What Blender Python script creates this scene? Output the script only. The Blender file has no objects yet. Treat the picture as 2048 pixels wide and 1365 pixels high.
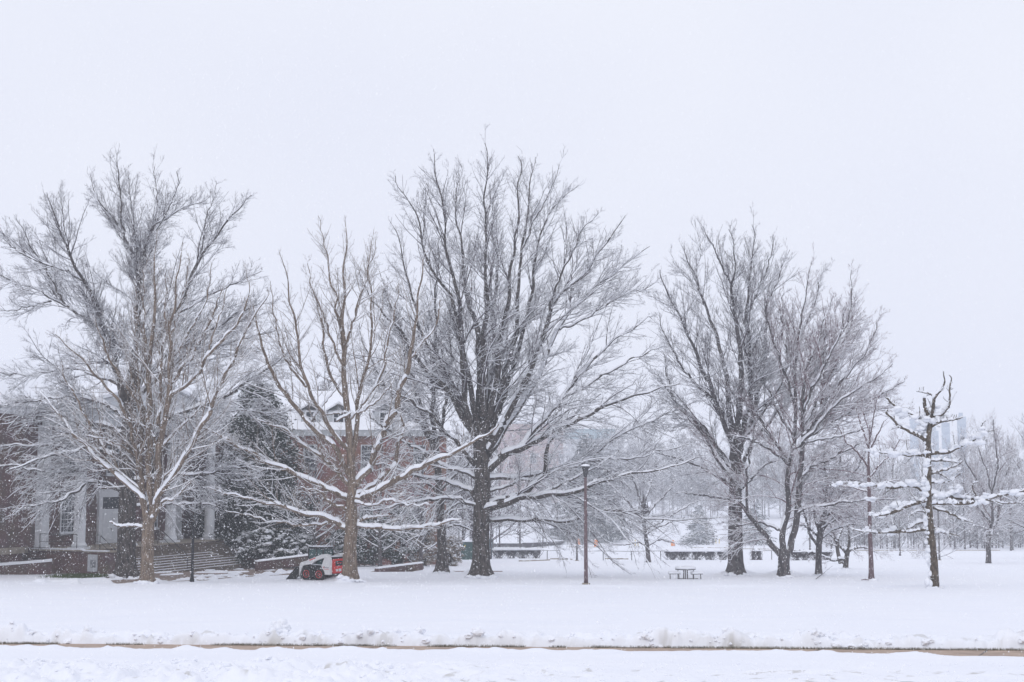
import bpy, bmesh, math, random
import numpy as np
from mathutils import Vector, Matrix
R = math.radians
S = bpy.context.scene
COL = S.collection

# ---------------------------------------------------------------- camera, world, sun, exposure
F = 50.0 / 36.0 * 2048          # focal length in pixels of the 2048 px wide photograph
HCAM = 2.66
PITCH = math.atan((960 - 682.5) / F)
cam = bpy.data.objects.new('camera', bpy.data.cameras.new('camera'))
COL.objects.link(cam)
cam.location = (0, 0, HCAM)
cam.rotation_euler = (math.pi / 2 + PITCH, 0, 0)
cam.data.lens = 50; cam.data.sensor_width = 36; cam.data.clip_end = 5000
S.camera = cam

SUN_EL, SUN_AZ = R(48), R(205)
w = bpy.data.worlds.new('World'); S.world = w; w.use_nodes = True
nt = w.node_tree
for n_ in list(nt.nodes): nt.nodes.remove(n_)
out = nt.nodes.new('ShaderNodeOutputWorld'); bg = nt.nodes.new('ShaderNodeBackground')
sky = nt.nodes.new('ShaderNodeTexSky'); sky.sky_type = 'NISHITA'; sky.sun_disc = False
sky.sun_elevation = SUN_EL; sky.sun_rotation = SUN_AZ; sky.air_density = 1.2; sky.dust_density = 6
mix = nt.nodes.new('ShaderNodeMix'); mix.data_type = 'RGBA'
mix.inputs['Factor'].default_value = 0.93        # an even layer of snow cloud over the clear sky
mix.inputs[7].default_value = (10.3, 10.6, 11.75, 1)
ctc = nt.nodes.new('ShaderNodeTexCoord'); cno = nt.nodes.new('ShaderNodeTexNoise'); cno.inputs['Scale'].default_value = 1.6; cno.inputs['Detail'].default_value = 3
ccr = nt.nodes.new('ShaderNodeValToRGB'); ccr.color_ramp.elements[0].position = .3; ccr.color_ramp.elements[1].position = .7
ccr.color_ramp.elements[0].color = (.755, .785, .925, 1); ccr.color_ramp.elements[1].color = (.868, .890, .972, 1)
csc = nt.nodes.new('ShaderNodeVectorMath'); csc.operation = 'SCALE'; csc.inputs['Scale'].default_value = 12.1
nt.links.new(ctc.outputs['Generated'], cno.inputs['Vector']); nt.links.new(cno.outputs['Fac'], ccr.inputs['Fac']); nt.links.new(ccr.outputs['Color'], csc.inputs[0]); nt.links.new(csc.outputs['Vector'], mix.inputs[7])
nt.links.new(sky.outputs['Color'], mix.inputs[6])
nt.links.new(mix.outputs[2], bg.inputs['Color'])
bg.inputs['Strength'].default_value = 0.088
nt.links.new(bg.outputs['Background'], out.inputs['Surface'])

sd = bpy.data.lights.new('sun', 'SUN'); sd.energy = 0.68; sd.angle = R(50); sd.color = (1, 0.98, 0.95)
sun = bpy.data.objects.new('sun', sd); COL.objects.link(sun)
sun.rotation_euler = (math.pi / 2 - SUN_EL, 0, -SUN_AZ + math.pi)

vs = S.view_settings
vs.view_transform = 'Standard'; vs.look = 'None'; vs.exposure = 0.0; vs.gamma = 1.0
S.render.engine = 'CYCLES'
cy = S.cycles
cy.max_bounces = 6; cy.diffuse_bounces = 3; cy.glossy_bounces = 2; cy.transmission_bounces = 2
cy.volume_bounces = 2; cy.caustics_reflective = False; cy.caustics_refractive = False
cy.use_denoising = True
HAZE = 0.0009

# ---------------------------------------------------------------- picture -> place
CP, SP = math.cos(PITCH), math.sin(PITCH)
SLOPE = math.tan(math.atan((1070 - 682.5) / F) - PITCH)      # the lawn falls away gently
def zb(y):
    y = np.asarray(y, float)
    return -SLOPE * (np.minimum(y, 380) + 40 * (1 - np.exp(-np.maximum(y - 380, 0) / 40)))
def ray(px, py):
    cx, cyy = (px - 1024) / F, -(py - 682.5) / F
    return np.array([cx, CP - cyy * SP, SP + cyy * CP])
def P(px, py, Y):
    d = ray(px, py); return np.array([0, 0, HCAM]) + d * (Y / d[1])
def G(px, py):
    d = ray(px, py); k = HCAM / (-d[2] - SLOPE * d[1])
    return np.array([0, 0, HCAM]) + d * k
def proj(x, y, z):
    dz = z - HCAM
    dep = y * CP + dz * SP; up = -y * SP + dz * CP
    return 1024 + F * x / dep, 682.5 - F * up / dep
def ppm(Y): return F / Y

# ---------------------------------------------------------------- noise
def _h(ix, iy, s):
    n = (ix * 374761393 + iy * 668265263 + s * 2147483647) & 0xffffffff
    n = ((n ^ (n >> 13)) * 1274126177) & 0xffffffff
    return ((n ^ (n >> 16)) & 0xffff) / 65535.0
def vn(x, y, s=0):
    x = np.asarray(x, float); y = np.asarray(y, float) + 0 * x; x = x + 0 * y
    ix = np.floor(x).astype(np.int64); iy = np.floor(y).astype(np.int64)
    fx = x - ix; fy = y - iy; fx = fx * fx * (3 - 2 * fx); fy = fy * fy * (3 - 2 * fy)
    a = _h(ix, iy, s); b = _h(ix + 1, iy, s); c = _h(ix, iy + 1, s); d = _h(ix + 1, iy + 1, s)
    return (a * (1 - fx) + b * fx) * (1 - fy) + (c * (1 - fx) + d * fx) * fy
def fbm(x, y, s=0, o=4):
    t = 0; a = 0.5
    for i in range(o): t = t + a * vn(x * 2 ** i + 17 * i, y * 2 ** i + 31 * i, s + i); a *= .5
    return t / (1 - .5 ** o)
def sst(a, b, x):
    t = np.clip((x - a) / (b - a), 0, 1); return t * t * (3 - 2 * t)

# ---------------------------------------------------------------- materials
def mat(name, col, rough=.8, col2=None, scale=(4, 4, 4), bump=0, bscale=None, contrast=(.35, .65), metallic=0, detail=6, coord='Object', spec=.3):
    m = bpy.data.materials.new(name); m.use_nodes = True
    t = m.node_tree; b = t.nodes['Principled BSDF']
    b.inputs['Base Color'].default_value = (*col, 1); b.inputs['Roughness'].default_value = rough
    b.inputs['Metallic'].default_value = metallic; b.inputs['Specular IOR Level'].default_value = spec
    tc = t.nodes.new('ShaderNodeTexCoord'); mp = t.nodes.new('ShaderNodeMapping')
    mp.inputs['Scale'].default_value = scale
    t.links.new(tc.outputs[coord], mp.inputs['Vector'])
    no = t.nodes.new('ShaderNodeTexNoise'); no.inputs['Scale'].default_value = 1; no.inputs['Detail'].default_value = detail
    t.links.new(mp.outputs['Vector'], no.inputs['Vector'])
    if col2:
        cr = t.nodes.new('ShaderNodeValToRGB')
        cr.color_ramp.elements[0].position = contrast[0]; cr.color_ramp.elements[1].position = contrast[1]
        cr.color_ramp.elements[0].color = (*col, 1); cr.color_ramp.elements[1].color = (*col2, 1)
        t.links.new(no.outputs['Fac'], cr.inputs['Fac']); t.links.new(cr.outputs['Color'], b.inputs['Base Color'])
    if bump:
        bp = t.nodes.new('ShaderNodeBump'); bp.inputs['Strength'].default_value = bump; bp.inputs['Distance'].default_value = .03
        t.links.new(no.outputs['Fac'], bp.inputs['Height']); t.links.new(bp.outputs['Normal'], b.inputs['Normal'])
    return m
def brick_mat(name, c1, c2, mortar, ax):
    """Brick courses on an upright wall; ax = the wall's own horizontal direction."""
    m = bpy.data.materials.new(name); m.use_nodes = True
    t = m.node_tree; b = t.nodes['Principled BSDF']; b.inputs['Roughness'].default_value = .9
    geo = t.nodes.new('ShaderNodeNewGeometry')
    dt = t.nodes.new('ShaderNodeVectorMath'); dt.operation = 'DOT_PRODUCT'; dt.inputs[1].default_value = (ax[0] + .31, ax[1] - .17, 0)
    sx = t.nodes.new('ShaderNodeSeparateXYZ'); cb = t.nodes.new('ShaderNodeCombineXYZ')
    t.links.new(geo.outputs['Position'], dt.inputs[0]); t.links.new(geo.outputs['Position'], sx.inputs[0])
    t.links.new(dt.outputs['Value'], cb.inputs[0]); t.links.new(sx.outputs['Z'], cb.inputs[1])
    br = t.nodes.new('ShaderNodeTexBrick')
    br.inputs['Color1'].default_value = (*c1, 1); br.inputs['Color2'].default_value = (*c2, 1); br.inputs['Mortar'].default_value = (*mortar, 1)
    br.inputs['Scale'].default_value = 1; br.inputs['Brick Width'].default_value = .23; br.inputs['Row Height'].default_value = .078; br.inputs['Mortar Size'].default_value = .009
    t.links.new(cb.outputs[0], br.inputs['Vector'])
    no = t.nodes.new('ShaderNodeTexNoise'); no.inputs['Scale'].default_value = .9; no.inputs['Detail'].default_value = 5
    t.links.new(geo.outputs['Position'], no.inputs['Vector'])
    mx = t.nodes.new('ShaderNodeMix'); mx.data_type = 'RGBA'; mx.blend_type = 'MULTIPLY'; mx.inputs['Factor'].default_value = .55
    t.links.new(br.outputs['Color'], mx.inputs[6]); t.links.new(no.outputs['Color'], mx.inputs[7])
    hs = t.nodes.new('ShaderNodeHueSaturation'); hs.inputs['Saturation'].default_value = 1.0; hs.inputs['Value'].default_value = 1.35
    t.links.new(mx.outputs[2], hs.inputs['Color']); t.links.new(hs.outputs['Color'], b.inputs['Base Color'])
    return m
M = {}
M['snow'] = mat('snow', (.86, .875, .91), .75, (.83, .85, .895), (.5, .5, .5), bump=.25, contrast=(.3, .7))
fm = bpy.data.materials.new('snowflake'); fm.use_nodes = True; ft = fm.node_tree
for q_ in list(ft.nodes): ft.nodes.remove(q_)
fo = ft.nodes.new('ShaderNodeOutputMaterial'); fd = ft.nodes.new('ShaderNodeBsdfDiffuse'); fd.inputs['Color'].default_value = (.98, .98, .99, 1)
ft.links.new(fd.outputs[0], fo.inputs[0])
M['snowflake'] = fm
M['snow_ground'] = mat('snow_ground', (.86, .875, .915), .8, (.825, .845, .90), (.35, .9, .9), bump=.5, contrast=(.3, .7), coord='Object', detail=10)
M['bark_dark'] = mat('bark_dark', (.030, .026, .025), .95, (.115, .098, .088), (9, 9, 2.2), bump=.8)
M['bark_grey'] = mat('bark_grey', (.050, .046, .050), .95, (.14, .125, .125), (9, 9, 2.5), bump=.8)
M['bark_tan'] = mat('bark_tan', (.102, .075, .056), .95, (.245, .188, .143), (11, 11, 2.2), bump=.8)
M['bark_brown'] = mat('bark_brown', (.036, .028, .021), .95, (.15, .118, .088), (14, 14, 5), bump=.9)
M['twig_dark'] = mat('twig_dark', (.054, .041, .047), .9, (.095, .076, .084))
M['twig_grey'] = mat('twig_grey', (.068, .054, .063), .9, (.112, .092, .102))
M['twig_tan'] = mat('twig_tan', (.155, .113, .085), .9, (.235, .178, .135))
M['twig_red'] = mat('twig_red', (.125, .060, .072), .9, (.19, .105, .118))
M['twig_far'] = mat('twig_far', (.060, .048, .054), .9, (.10, .082, .09))
M['twig_pink'] = mat('twig_pink', (.14, .09, .095), .9, (.21, .15, .15))
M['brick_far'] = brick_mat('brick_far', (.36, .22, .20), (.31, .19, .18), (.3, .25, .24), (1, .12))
_t = M['snow_ground'].node_tree; _b2 = _t.nodes['Principled BSDF']; _src = _b2.inputs['Base Color'].links[0].from_socket
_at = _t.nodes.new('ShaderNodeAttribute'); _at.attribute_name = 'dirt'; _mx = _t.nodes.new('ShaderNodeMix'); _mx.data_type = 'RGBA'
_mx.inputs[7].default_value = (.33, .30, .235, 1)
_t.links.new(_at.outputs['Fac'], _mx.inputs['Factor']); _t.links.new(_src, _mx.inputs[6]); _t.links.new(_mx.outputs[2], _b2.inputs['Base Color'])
UA = (0.324, 0.946); NA = (0.946, -0.324)
M['brick'] = brick_mat('brick', (.12, .055, .045), (.085, .04, .036), (.17, .14, .13), UA)
M['brick_wing'] = brick_mat('brick_wing', (.27, .105, .075), (.20, .08, .065), (.26, .2, .18), (.985, .17))
M['white_paint'] = mat('white_paint', (.72, .74, .76), .6, (.64, .66, .69), (1.5, 1.5, .6), contrast=(.3, .7))
M['grey_trim'] = mat('grey_trim', (.50, .52, .54), .7, (.43, .45, .47), (1, 1, 1))
M['stone'] = mat('stone', (.36, .31, .25), .9, (.27, .235, .19), (2, 2, 2), bump=.2)
M['step_stone'] = mat('step_stone', (.16, .125, .095), .9, (.105, .085, .068), (3, 3, 3), bump=.2)
M['glass'] = mat('glass', (.045, .055, .065), .12, (.03, .035, .045), spec=.5)
M['black_metal'] = mat('black_metal', (.012, .013, .015), .5, (.02, .02, .022))
M['lamp_red'] = mat('lamp_red', (.105, .066, .072), .7, (.15, .105, .112), (10, 10, 1.2), bump=.2)
M['lamp_grey'] = mat('lamp_grey', (.12, .115, .12), .6, (.16, .155, .16), (4, 4, 4))
M['pave'] = mat('pave', (.46, .355, .28), .9, (.34, .26, .21), (2.5, 2.5, 2.5), bump=.2)
M['walk'] = mat('walk', (.28, .215, .18), .9, (.19, .15, .13), (2.2, 2.2, 2.2), bump=.3)
M['leaf'] = mat('leaf', (.008, .017, .010), .5, (.026, .045, .025), (1.3, 1.3, 1.3), spec=.1)
M['leaf_blue'] = mat('leaf_blue', (.018, .036, .024), .6, (.05, .085, .055), (1.3, 1.3, 1.3))
M['leaf_brown'] = mat('leaf_brown', (.22, .17, .13), .8, (.36, .31, .26), (1.5, 1.5, 1.5))
M['needle'] = mat('needle', (.018, .032, .030), .7, (.045, .065, .060), (1, 1, 1))
M['grass'] = mat('grass', (.13, .12, .085), .9, (.27, .245, .19), (3, 3, 3))
M['turf'] = mat('turf', (.20, .175, .125), .95, (.38, .36, .31), (6, 6, 6), bump=.3)
M['grass_green'] = mat('grass_green', (.045, .075, .02), .9, (.09, .12, .04), (3, 3, 3))
M['tyre'] = mat('tyre', (.018, .018, .019), .9, (.035, .034, .034), (12, 12, 12), bump=.3)
M['red_paint'] = mat('red_paint', (.62, .035, .03), .4, (.55, .03, .028), (2, 2, 2))
M['white_machine'] = mat('white_machine', (.70, .70, .69), .45, (.64, .64, .64), (3, 3, 3))
M['cab_glass'] = mat('cab_glass', (.012, .045, .045), .1, (.03, .085, .08), (2, 2, 2), spec=.6)
M['orange'] = mat('orange', (.85, .27, .04), .6, (.75, .22, .035), (3, 3, 3))
M['yellow'] = mat('yellow', (.75, .55, .08), .6, (.65, .47, .07), (3, 3, 3))
M['green_box'] = mat('green_box', (.028, .075, .07), .6, (.04, .095, .088), (1, 1, 1))
M['grey_wood'] = mat('grey_wood', (.10, .105, .12), .9, (.16, .165, .18), (14, 14, .5))
M['blue_grey'] = mat('blue_grey', (.17, .27, .31), .6, (.2, .3, .34), (2, 2, 2))
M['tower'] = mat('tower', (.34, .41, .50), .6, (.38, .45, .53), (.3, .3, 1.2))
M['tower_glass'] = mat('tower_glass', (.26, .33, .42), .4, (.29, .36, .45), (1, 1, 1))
M['lamp_dark'] = mat('lamp_dark', (.045, .045, .05), .6, (.065, .065, .07), (4, 4, 4))
M['hedge'] = mat('hedge', (.11, .105, .12), .9, (.17, .165, .18), (2, 2, 2))
M['sign_white'] = mat('sign_white', (.7, .7, .7), .6, (.65, .65, .65))

# ---------------------------------------------------------------- object helpers
def tag(o, label=None, cat=None, group=None, kind=None):
    if label: o['label'] = label
    if cat: o['category'] = cat
    if group: o['group'] = group
    if kind: o['kind'] = kind
    return o
def empty(name, loc, label, cat, group=None, rz=0):
    o = bpy.data.objects.new(name, None); COL.objects.link(o)
    o.location = Vector(loc); o.rotation_euler = (0, 0, rz); o.empty_display_size = .3
    return tag(o, label, cat, group)
def link_mesh(name, me, m, parent=None):
    o = bpy.data.objects.new(name, me); COL.objects.link(o)
    if m is not None and len(me.materials) == 0: me.materials.append(m)
    if parent is not None: o.parent = parent
    return o
def npmesh(name, V, Fq, m, parent=None, smooth=True):
    V = np.asarray(V, np.float32); Fq = np.asarray(Fq, np.int32)
    k = Fq.shape[1]
    me = bpy.data.meshes.new(name)
    me.vertices.add(len(V)); me.vertices.foreach_set('co', V.ravel())
    me.loops.add(Fq.size); me.loops.foreach_set('vertex_index', Fq.ravel())
    me.polygons.add(len(Fq)); me.polygons.foreach_set('loop_start', np.arange(0, Fq.size, k, dtype=np.int32))
    try: me.polygons.foreach_set('loop_total', np.full(len(Fq), k, np.int32))
    except Exception: pass
    me.polygons.foreach_set('use_smooth', np.full(len(Fq), smooth))
    me.update(calc_edges=True)
    return link_mesh(name, me, m, parent)
class Acc:
    """Collects vertex / quad arrays for one mesh."""
    def __init__(s): s.v = []; s.f = []; s.n = 0
    def add(s, V, Fq):
        if len(V) == 0: return
        s.v.append(V); s.f.append(Fq + s.n); s.n += len(V)
    def build(s, name, m, parent=None, origin=(0, 0, 0), smooth=True):
        return npmesh(name, np.concatenate(s.v) - np.asarray(origin), np.concatenate(s.f), m, parent, smooth)
class MB:
    """Small hard-surface mesh: boxes, prisms, lathes, tubes in a local frame."""
    def __init__(s): s.bm = bmesh.new()
    def box(s, a, b, fr=None, bev=0):
        x0, y0, z0 = a; x1, y1, z1 = b
        vs_ = [(x, y, z) for z in (z0, z1) for x, y in ((x0, y0), (x1, y0), (x1, y1), (x0, y1))]
        v = [s.bm.verts.new(fr(p) if fr else p) for p in vs_]
        fs = [s.bm.faces.new([v[i] for i in q]) for q in ((3, 2, 1, 0), (4, 5, 6, 7), (0, 1, 5, 4), (1, 2, 6, 5), (2, 3, 7, 6), (3, 0, 4, 7))]
        if bev:
            ed = list({e for f in fs for e in f.edges})
            bmesh.ops.bevel(s.bm, geom=ed, offset=bev, segments=2, affect='EDGES')
        return s
    def prism(s, poly, y0, y1, fr=None):
        """poly in (x, z), extruded along y."""
        a = [s.bm.verts.new(fr((x, y0, z)) if fr else (x, y0, z)) for x, z in poly]
        b = [s.bm.verts.new(fr((x, y1, z)) if fr else (x, y1, z)) for x, z in poly]
        n = len(poly)
        s.bm.faces.new(a); s.bm.faces.new(b[::-1])
        for i in range(n): s.bm.faces.new([a[i], b[i], b[(i + 1) % n], a[(i + 1) % n]])
        return s
    def lathe(s, c, prof, n=20, axis='z'):
        rings = []
        for r_, h in prof:
            ring = []
            for i in range(n):
                a = 2 * math.pi * i / n
                if axis == 'z': p = (c[0] + r_ * math.cos(a), c[1] + r_ * math.sin(a), c[2] + h)
                else: p = (c[0] + r_ * math.cos(a), c[1] + h, c[2] + r_ * math.sin(a))
                ring.append(s.bm.verts.new(p))
            rings.append(ring)
        for A, B in zip(rings, rings[1:]):
            for i in range(n): s.bm.faces.new([A[i], A[(i + 1) % n], B[(i + 1) % n], B[i]])
        s.bm.faces.new(rings[0][::-1]); s.bm.faces.new(rings[-1])
        return s
    def tube(s, pts, r, n=8):
        pts = [Vector(p) for p in pts]; rings = []
        for i, p in enumerate(pts):
            t = (pts[min(i + 1, len(pts) - 1)] - pts[max(i - 1, 0)]).normalized()
            a = t.cross(Vector((0, 0, 1)) if abs(t.z) < .9 else Vector((1, 0, 0))).normalized(); b = t.cross(a)
            rr = r[i] if isinstance(r, (list, tuple)) else r
            rings.append([s.bm.verts.new(p + (a * math.cos(2 * math.pi * k / n) + b * math.sin(2 * math.pi * k / n)) * rr) for k in range(n)])
        for A, B in zip(rings, rings[1:]):
            for i in range(n): s.bm.faces.new([A[i], A[(i + 1) % n], B[(i + 1) % n], B[i]])
        s.bm.faces.new(rings[0][::-1]); s.bm.faces.new(rings[-1])
        return s
    def build(s, name, m, parent=None, smooth=False):
        bmesh.ops.recalc_face_normals(s.bm, faces=s.bm.faces)
        me = bpy.data.meshes.new(name); s.bm.to_mesh(me); s.bm.free()
        if smooth:
            for p in me.polygons: p.use_smooth = True
        return link_mesh(name, me, m, parent)
_b = bmesh.new(); bmesh.ops.create_icosphere(_b, subdivisions=2, radius=1)
ICO_V = np.array([v.co[:] for v in _b.verts]); ICO_F = np.array([[v.index for v in f.verts] for f in _b.faces]); _b.free()
_b = bmesh.new(); bmesh.ops.create_icosphere(_b, subdivisions=1, radius=1)
ICO1_V = np.array([v.co[:] for v in _b.verts]); ICO1_F = np.array([[v.index for v in f.verts] for f in _b.faces]); _b.free()
def blobs(centers, radii, rng, squash=.6, hi=False):
    """Lumps of snow: many roughened flattened balls in one triangle mesh."""
    IV, IF = (ICO_V, ICO_F) if hi else (ICO1_V, ICO1_F)
    n = len(centers); k = len(IV)
    j = 1 + .28 * rng.standard_normal((n, k, 1)) * .6
    sc = np.stack([radii * rng.uniform(.8, 1.3, n), radii * rng.uniform(.8, 1.3, n), radii * squash * rng.uniform(.7, 1.2, n)], -1)
    V = IV[None] * j * sc[:, None, :] + centers[:, None, :]
    Fq = IF[None] + (np.arange(n) * k)[:, None, None]
    return V.reshape(-1, 3), Fq.reshape(-1, 3)

# ---------------------------------------------------------------- branch machinery
def nrm(a): return a / np.maximum(np.linalg.norm(a, axis=-1, keepdims=True), 1e-9)
def frames(pts):
    t = np.empty_like(pts); t[:, 1:-1] = pts[:, 2:] - pts[:, :-2]; t[:, 0] = pts[:, 1] - pts[:, 0]; t[:, -1] = pts[:, -1] - pts[:, -2]
    t = nrm(t)
    ref = np.where(np.abs(t[..., 2:3]) > .9, np.array([1., 0, 0]), np.array([0, 0, 1.]))
    a = nrm(np.cross(t, ref)); return t, a, np.cross(t, a)
def ringfaces(N, K, n):
    base = (np.arange(N) * K * n)[:, None, None]; kk = (np.arange(K - 1) * n)[None, :, None]; i = np.arange(n)[None, None, :]; i2 = (i + 1) % n
    q = np.stack([base + kk + i, base + kk + i2, base + kk + n + i2, base + kk + n + i], -1)
    return q.reshape(-1, 4)
def tubes(acc, pts, rad, n=3, rough=None):
    N, K, _ = pts.shape
    if N == 0: return
    t, a, b = frames(pts)
    ang = 2 * np.pi * np.arange(n) / n
    off = a[:, :, None, :] * np.cos(ang)[None, None, :, None] + b[:, :, None, :] * np.sin(ang)[None, None, :, None]
    rr = rad[:, :, None] * np.ones(n)
    if rough is not None: rr = rr * rough
    acc.add((pts[:, :, None, :] + off * rr[..., None]).reshape(-1, 3), ringfaces(N, K, n))
WIND = np.array([-.24, -.08, 1.0])
def snowcap(acc, pts, rad, rng, da=.016, db=.5, prob=1., full=False, lump=.5, lo=.18, gap=.12):
    """Snow lying along the upper side of branches."""
    N = len(pts)
    if N == 0: return
    if prob < 1:
        k = rng.random(N) < prob; pts = pts[k]; rad = rad[k]; N = len(pts)
        if N == 0: return
    K = pts.shape[1]
    t, _, _ = frames(pts)
    wv = nrm(WIND[None, None, :] + rng.normal(0, .12, (N, 1, 3)))
    u = wv - np.sum(wv * t, -1, keepdims=True) * t
    h = np.linalg.norm(u, axis=-1); u = nrm(u); s = np.cross(t, u)
    m = sst(lo, lo + .42, h) * (1 - lump + lump * 2 * rng.random((N, K)))
    m = m * (rng.random((N, K)) > gap)
    if K > 6: m[:, 1:-1] = .15 * m[:, :-2] + .7 * m[:, 1:-1] + .15 * m[:, 2:]
    m[:, -1] *= .3
    d = (da + db * np.minimum(rad, .16)) * m * (.45 + .55 * h)
    wd = (rad * .97 + .14 * d) * np.minimum(1, m * 2.5) * np.clip((h - .2) / .5, .3, 1)
    if full:
        prof = [(-.97, .22, 0), (-.86, .52, .5), (-.4, .9, .98), (.4, .9, .98), (.86, .52, .5), (.97, .22, 0), (0, -.3, 0)]
    else:
        prof = [(-1, .1, 0), (0, 1., 1.), (1, .1, 0)]
    ring = []
    on = (m > .02)[..., None]
    for cw, cr, cd in prof:
        p = pts + s * (cw * wd)[..., None] + u * ((cr * rad * np.minimum(1, m * 3)) + cd * d)[..., None]
        ring.append(np.where(on, p, pts))
    V = np.stack(ring, 2)
    acc.add(V.reshape(-1, 3), ringfaces(N, K, len(prof)))
def segs(pts, rad, f0=.1):
    d = np.linalg.norm(pts[:, 1:] - pts[:, :-1], axis=-1)
    tot = d.sum(1, keepdims=True); cum = np.cumsum(d, 1) - d
    rem = tot - cum; ok = (cum / np.maximum(tot, 1e-6)) >= f0
    return dict(p0=pts[:, :-1][ok], p1=pts[:, 1:][ok], r0=rad[:, :-1][ok], r1=rad[:, 1:][ok], rem=rem[ok], d=d[ok])
def catseg(l): return {k: np.concatenate([x[k] for x in l]) for k in l[0]}
def spawn(sg, rng, dens, ang, lenf, lmin, lmax, up, out, center, K=4, rfac=.6, rtip=.004, wig=.12, curve=.08, zr=None, rmax=1):
    w_ = sg['d']; n = int(dens * w_.sum())
    if n <= 0: return np.zeros((0, K, 3)), np.zeros((0, K))
    idx = rng.choice(len(w_), n, p=w_ / w_.sum()); u = rng.random(n)
    p = sg['p0'][idx] + (sg['p1'][idx] - sg['p0'][idx]) * u[:, None]
    T = nrm(sg['p1'][idx] - sg['p0'][idx])
    rad = sg['r0'][idx] + (sg['r1'][idx] - sg['r0'][idx]) * u
    rem = sg['rem'][idx] - u * sg['d'][idx]
    L = np.clip(rem * rng.uniform(lenf[0], lenf[1], n), lmin, lmax) * rng.uniform(.65, 1.25, n)
    pv = nrm(np.cross(T, rng.standard_normal((n, 3))))
    a = np.radians(rng.uniform(ang[0], ang[1], n))[:, None]
    ov = p - center; ov[:, 2] *= .35; ov = nrm(ov)
    if isinstance(up, tuple):
        q = np.clip((p[:, 2] - zr[0]) / (zr[1] - zr[0]), 0, 1); upv = up[0] + (up[1] - up[0]) * q
    else: upv = np.full(n, up)
    d = nrm(np.cos(a) * T + np.sin(a) * pv + out * ov + np.stack([0 * upv, 0 * upv, upv], -1))
    r0 = np.minimum(np.minimum(rad * rfac, L * .0082 + .0025), rmax); r0 = np.maximum(r0, rtip)
    pts = np.empty((n, K, 3)); pts[:, 0] = p; st = (L / (K - 1))[:, None]
    cu = np.stack([0 * upv, 0 * upv, np.sign(upv + .001) * curve + upv * curve], -1)
    for k in range(1, K):
        pts[:, k] = pts[:, k - 1] + d * st
        d = nrm(d + cu + rng.normal(0, wig, (n, 3)))
    rr = r0[:, None] + (rtip - r0)[:, None] * np.linspace(0, 1, K)[None]
    return pts, rr
def resample(p, r_, K):
    """Catmull-Rom through control points, K evenly spaced samples."""
    p = np.asarray(p, float); r_ = np.asarray(r_, float)
    q = np.concatenate([[2 * p[0] - p[1]], p, [2 * p[-1] - p[-2]]]); o = []; ro = []
    for i in range(len(p) - 1):
        a, b, c, d = q[i:i + 4]; t = np.linspace(0, 1, 12, endpoint=False)[:, None]
        o.append(.5 * ((2 * b) + (c - a) * t + (2 * a - 5 * b + 4 * c - d) * t ** 2 + (3 * b - a - 3 * c + d) * t ** 3))
        ro.append(r_[i] + (r_[i + 1] - r_[i]) * t[:, 0])
    o.append(p[-1:]); ro.append(r_[-1:]); o = np.concatenate(o); ro = np.concatenate(ro)
    L = np.concatenate([[0], np.cumsum(np.linalg.norm(np.diff(o, axis=0), axis=1))]); s = np.linspace(0, L[-1], K)
    return np.stack([np.interp(s, L, o[:, i]) for i in range(3)], -1), np.interp(s, L, ro), L[-1]

# species: per level density per metre, angle range, length as share of the rest, min, max, up, out
SPEC = {
 'oak': dict(L0=(.52, (18, 52), (.35, .85), 1.1, 8.0, (-.20, .14), .40), L1=(1.5, (26, 60), (.35, .8), .5, 3.4, (-.12, .14), .30), L2=(3.4, (28, 62), (.4, .9), .35, 1.6, (-.08, .14), .2), L3=(8.2, (25, 60), (.4, .9), .18, .75, (-.04, .14), .12), snow=(.017, .44), p3=.7, rt=.0044),
 'ginkgo': dict(L0=(.24, (22, 55), (.3, .7), .9, 6.0, .28, .24), L1=(1.9, (25, 62), (.25, .65), .4, 2.8, .24, .17), L2=(2.8, (30, 68), (.2, .7), .3, 1.4, .16, .12), L3=(4.0, (40, 85), (.1, .4), .1, .36, .12, .1), snow=(.018, .46), p3=.6, rt=.0054),
 'maple': dict(L0=(.55, (20, 54), (.35, .85), 1.0, 7.0, (-.22, .18), .42), L1=(1.8, (26, 60), (.35, .8), .5, 3.2, (-.12, .15), .32), L2=(3.9, (26, 58), (.4, .9), .4, 1.5, (-.04, .22), .2), L3=(9.5, (25, 58), (.35, .85), .18, .65, (.03, .3), .12), snow=(.017, .42), p3=.8, rt=.0044),
 'thorn': dict(L0=None, L1=(3.2, (40, 85), (.15, .5), .25, .8, .2, .1), L2=(3.5, (40, 80), (.2, .6), .10, .30, .1, .1), L3=(.6, (45, 85), (.1, .4), .05, .12, .12, .1), snow=(.03, .6), p3=.4, rt=.011),
 'cherry': dict(L0=(.25, (30, 70), (.4, .8), 1.0, 3.0, (-.2, .1), .3), L1=(3.0, (30, 65), (.4, .9), .7, 2.2, (-.18, .1), .25), L2=(4.8, (30, 60), (.3, .8), .4, 1.2, -.1, .2), L3=(6.0, (30, 60), (.3, .8), .2, .6, -.1, .15), snow=(.012, .42), p3=.5, rt=.0055),
}
def parse(s): return [tuple(float(c) for c in q.split(',')) for q in s.split()]
GCYC = [.35, -.45, .6, -.25, .1, -.65, .5, -.1, .75, -.55, .25, -.35]
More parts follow.
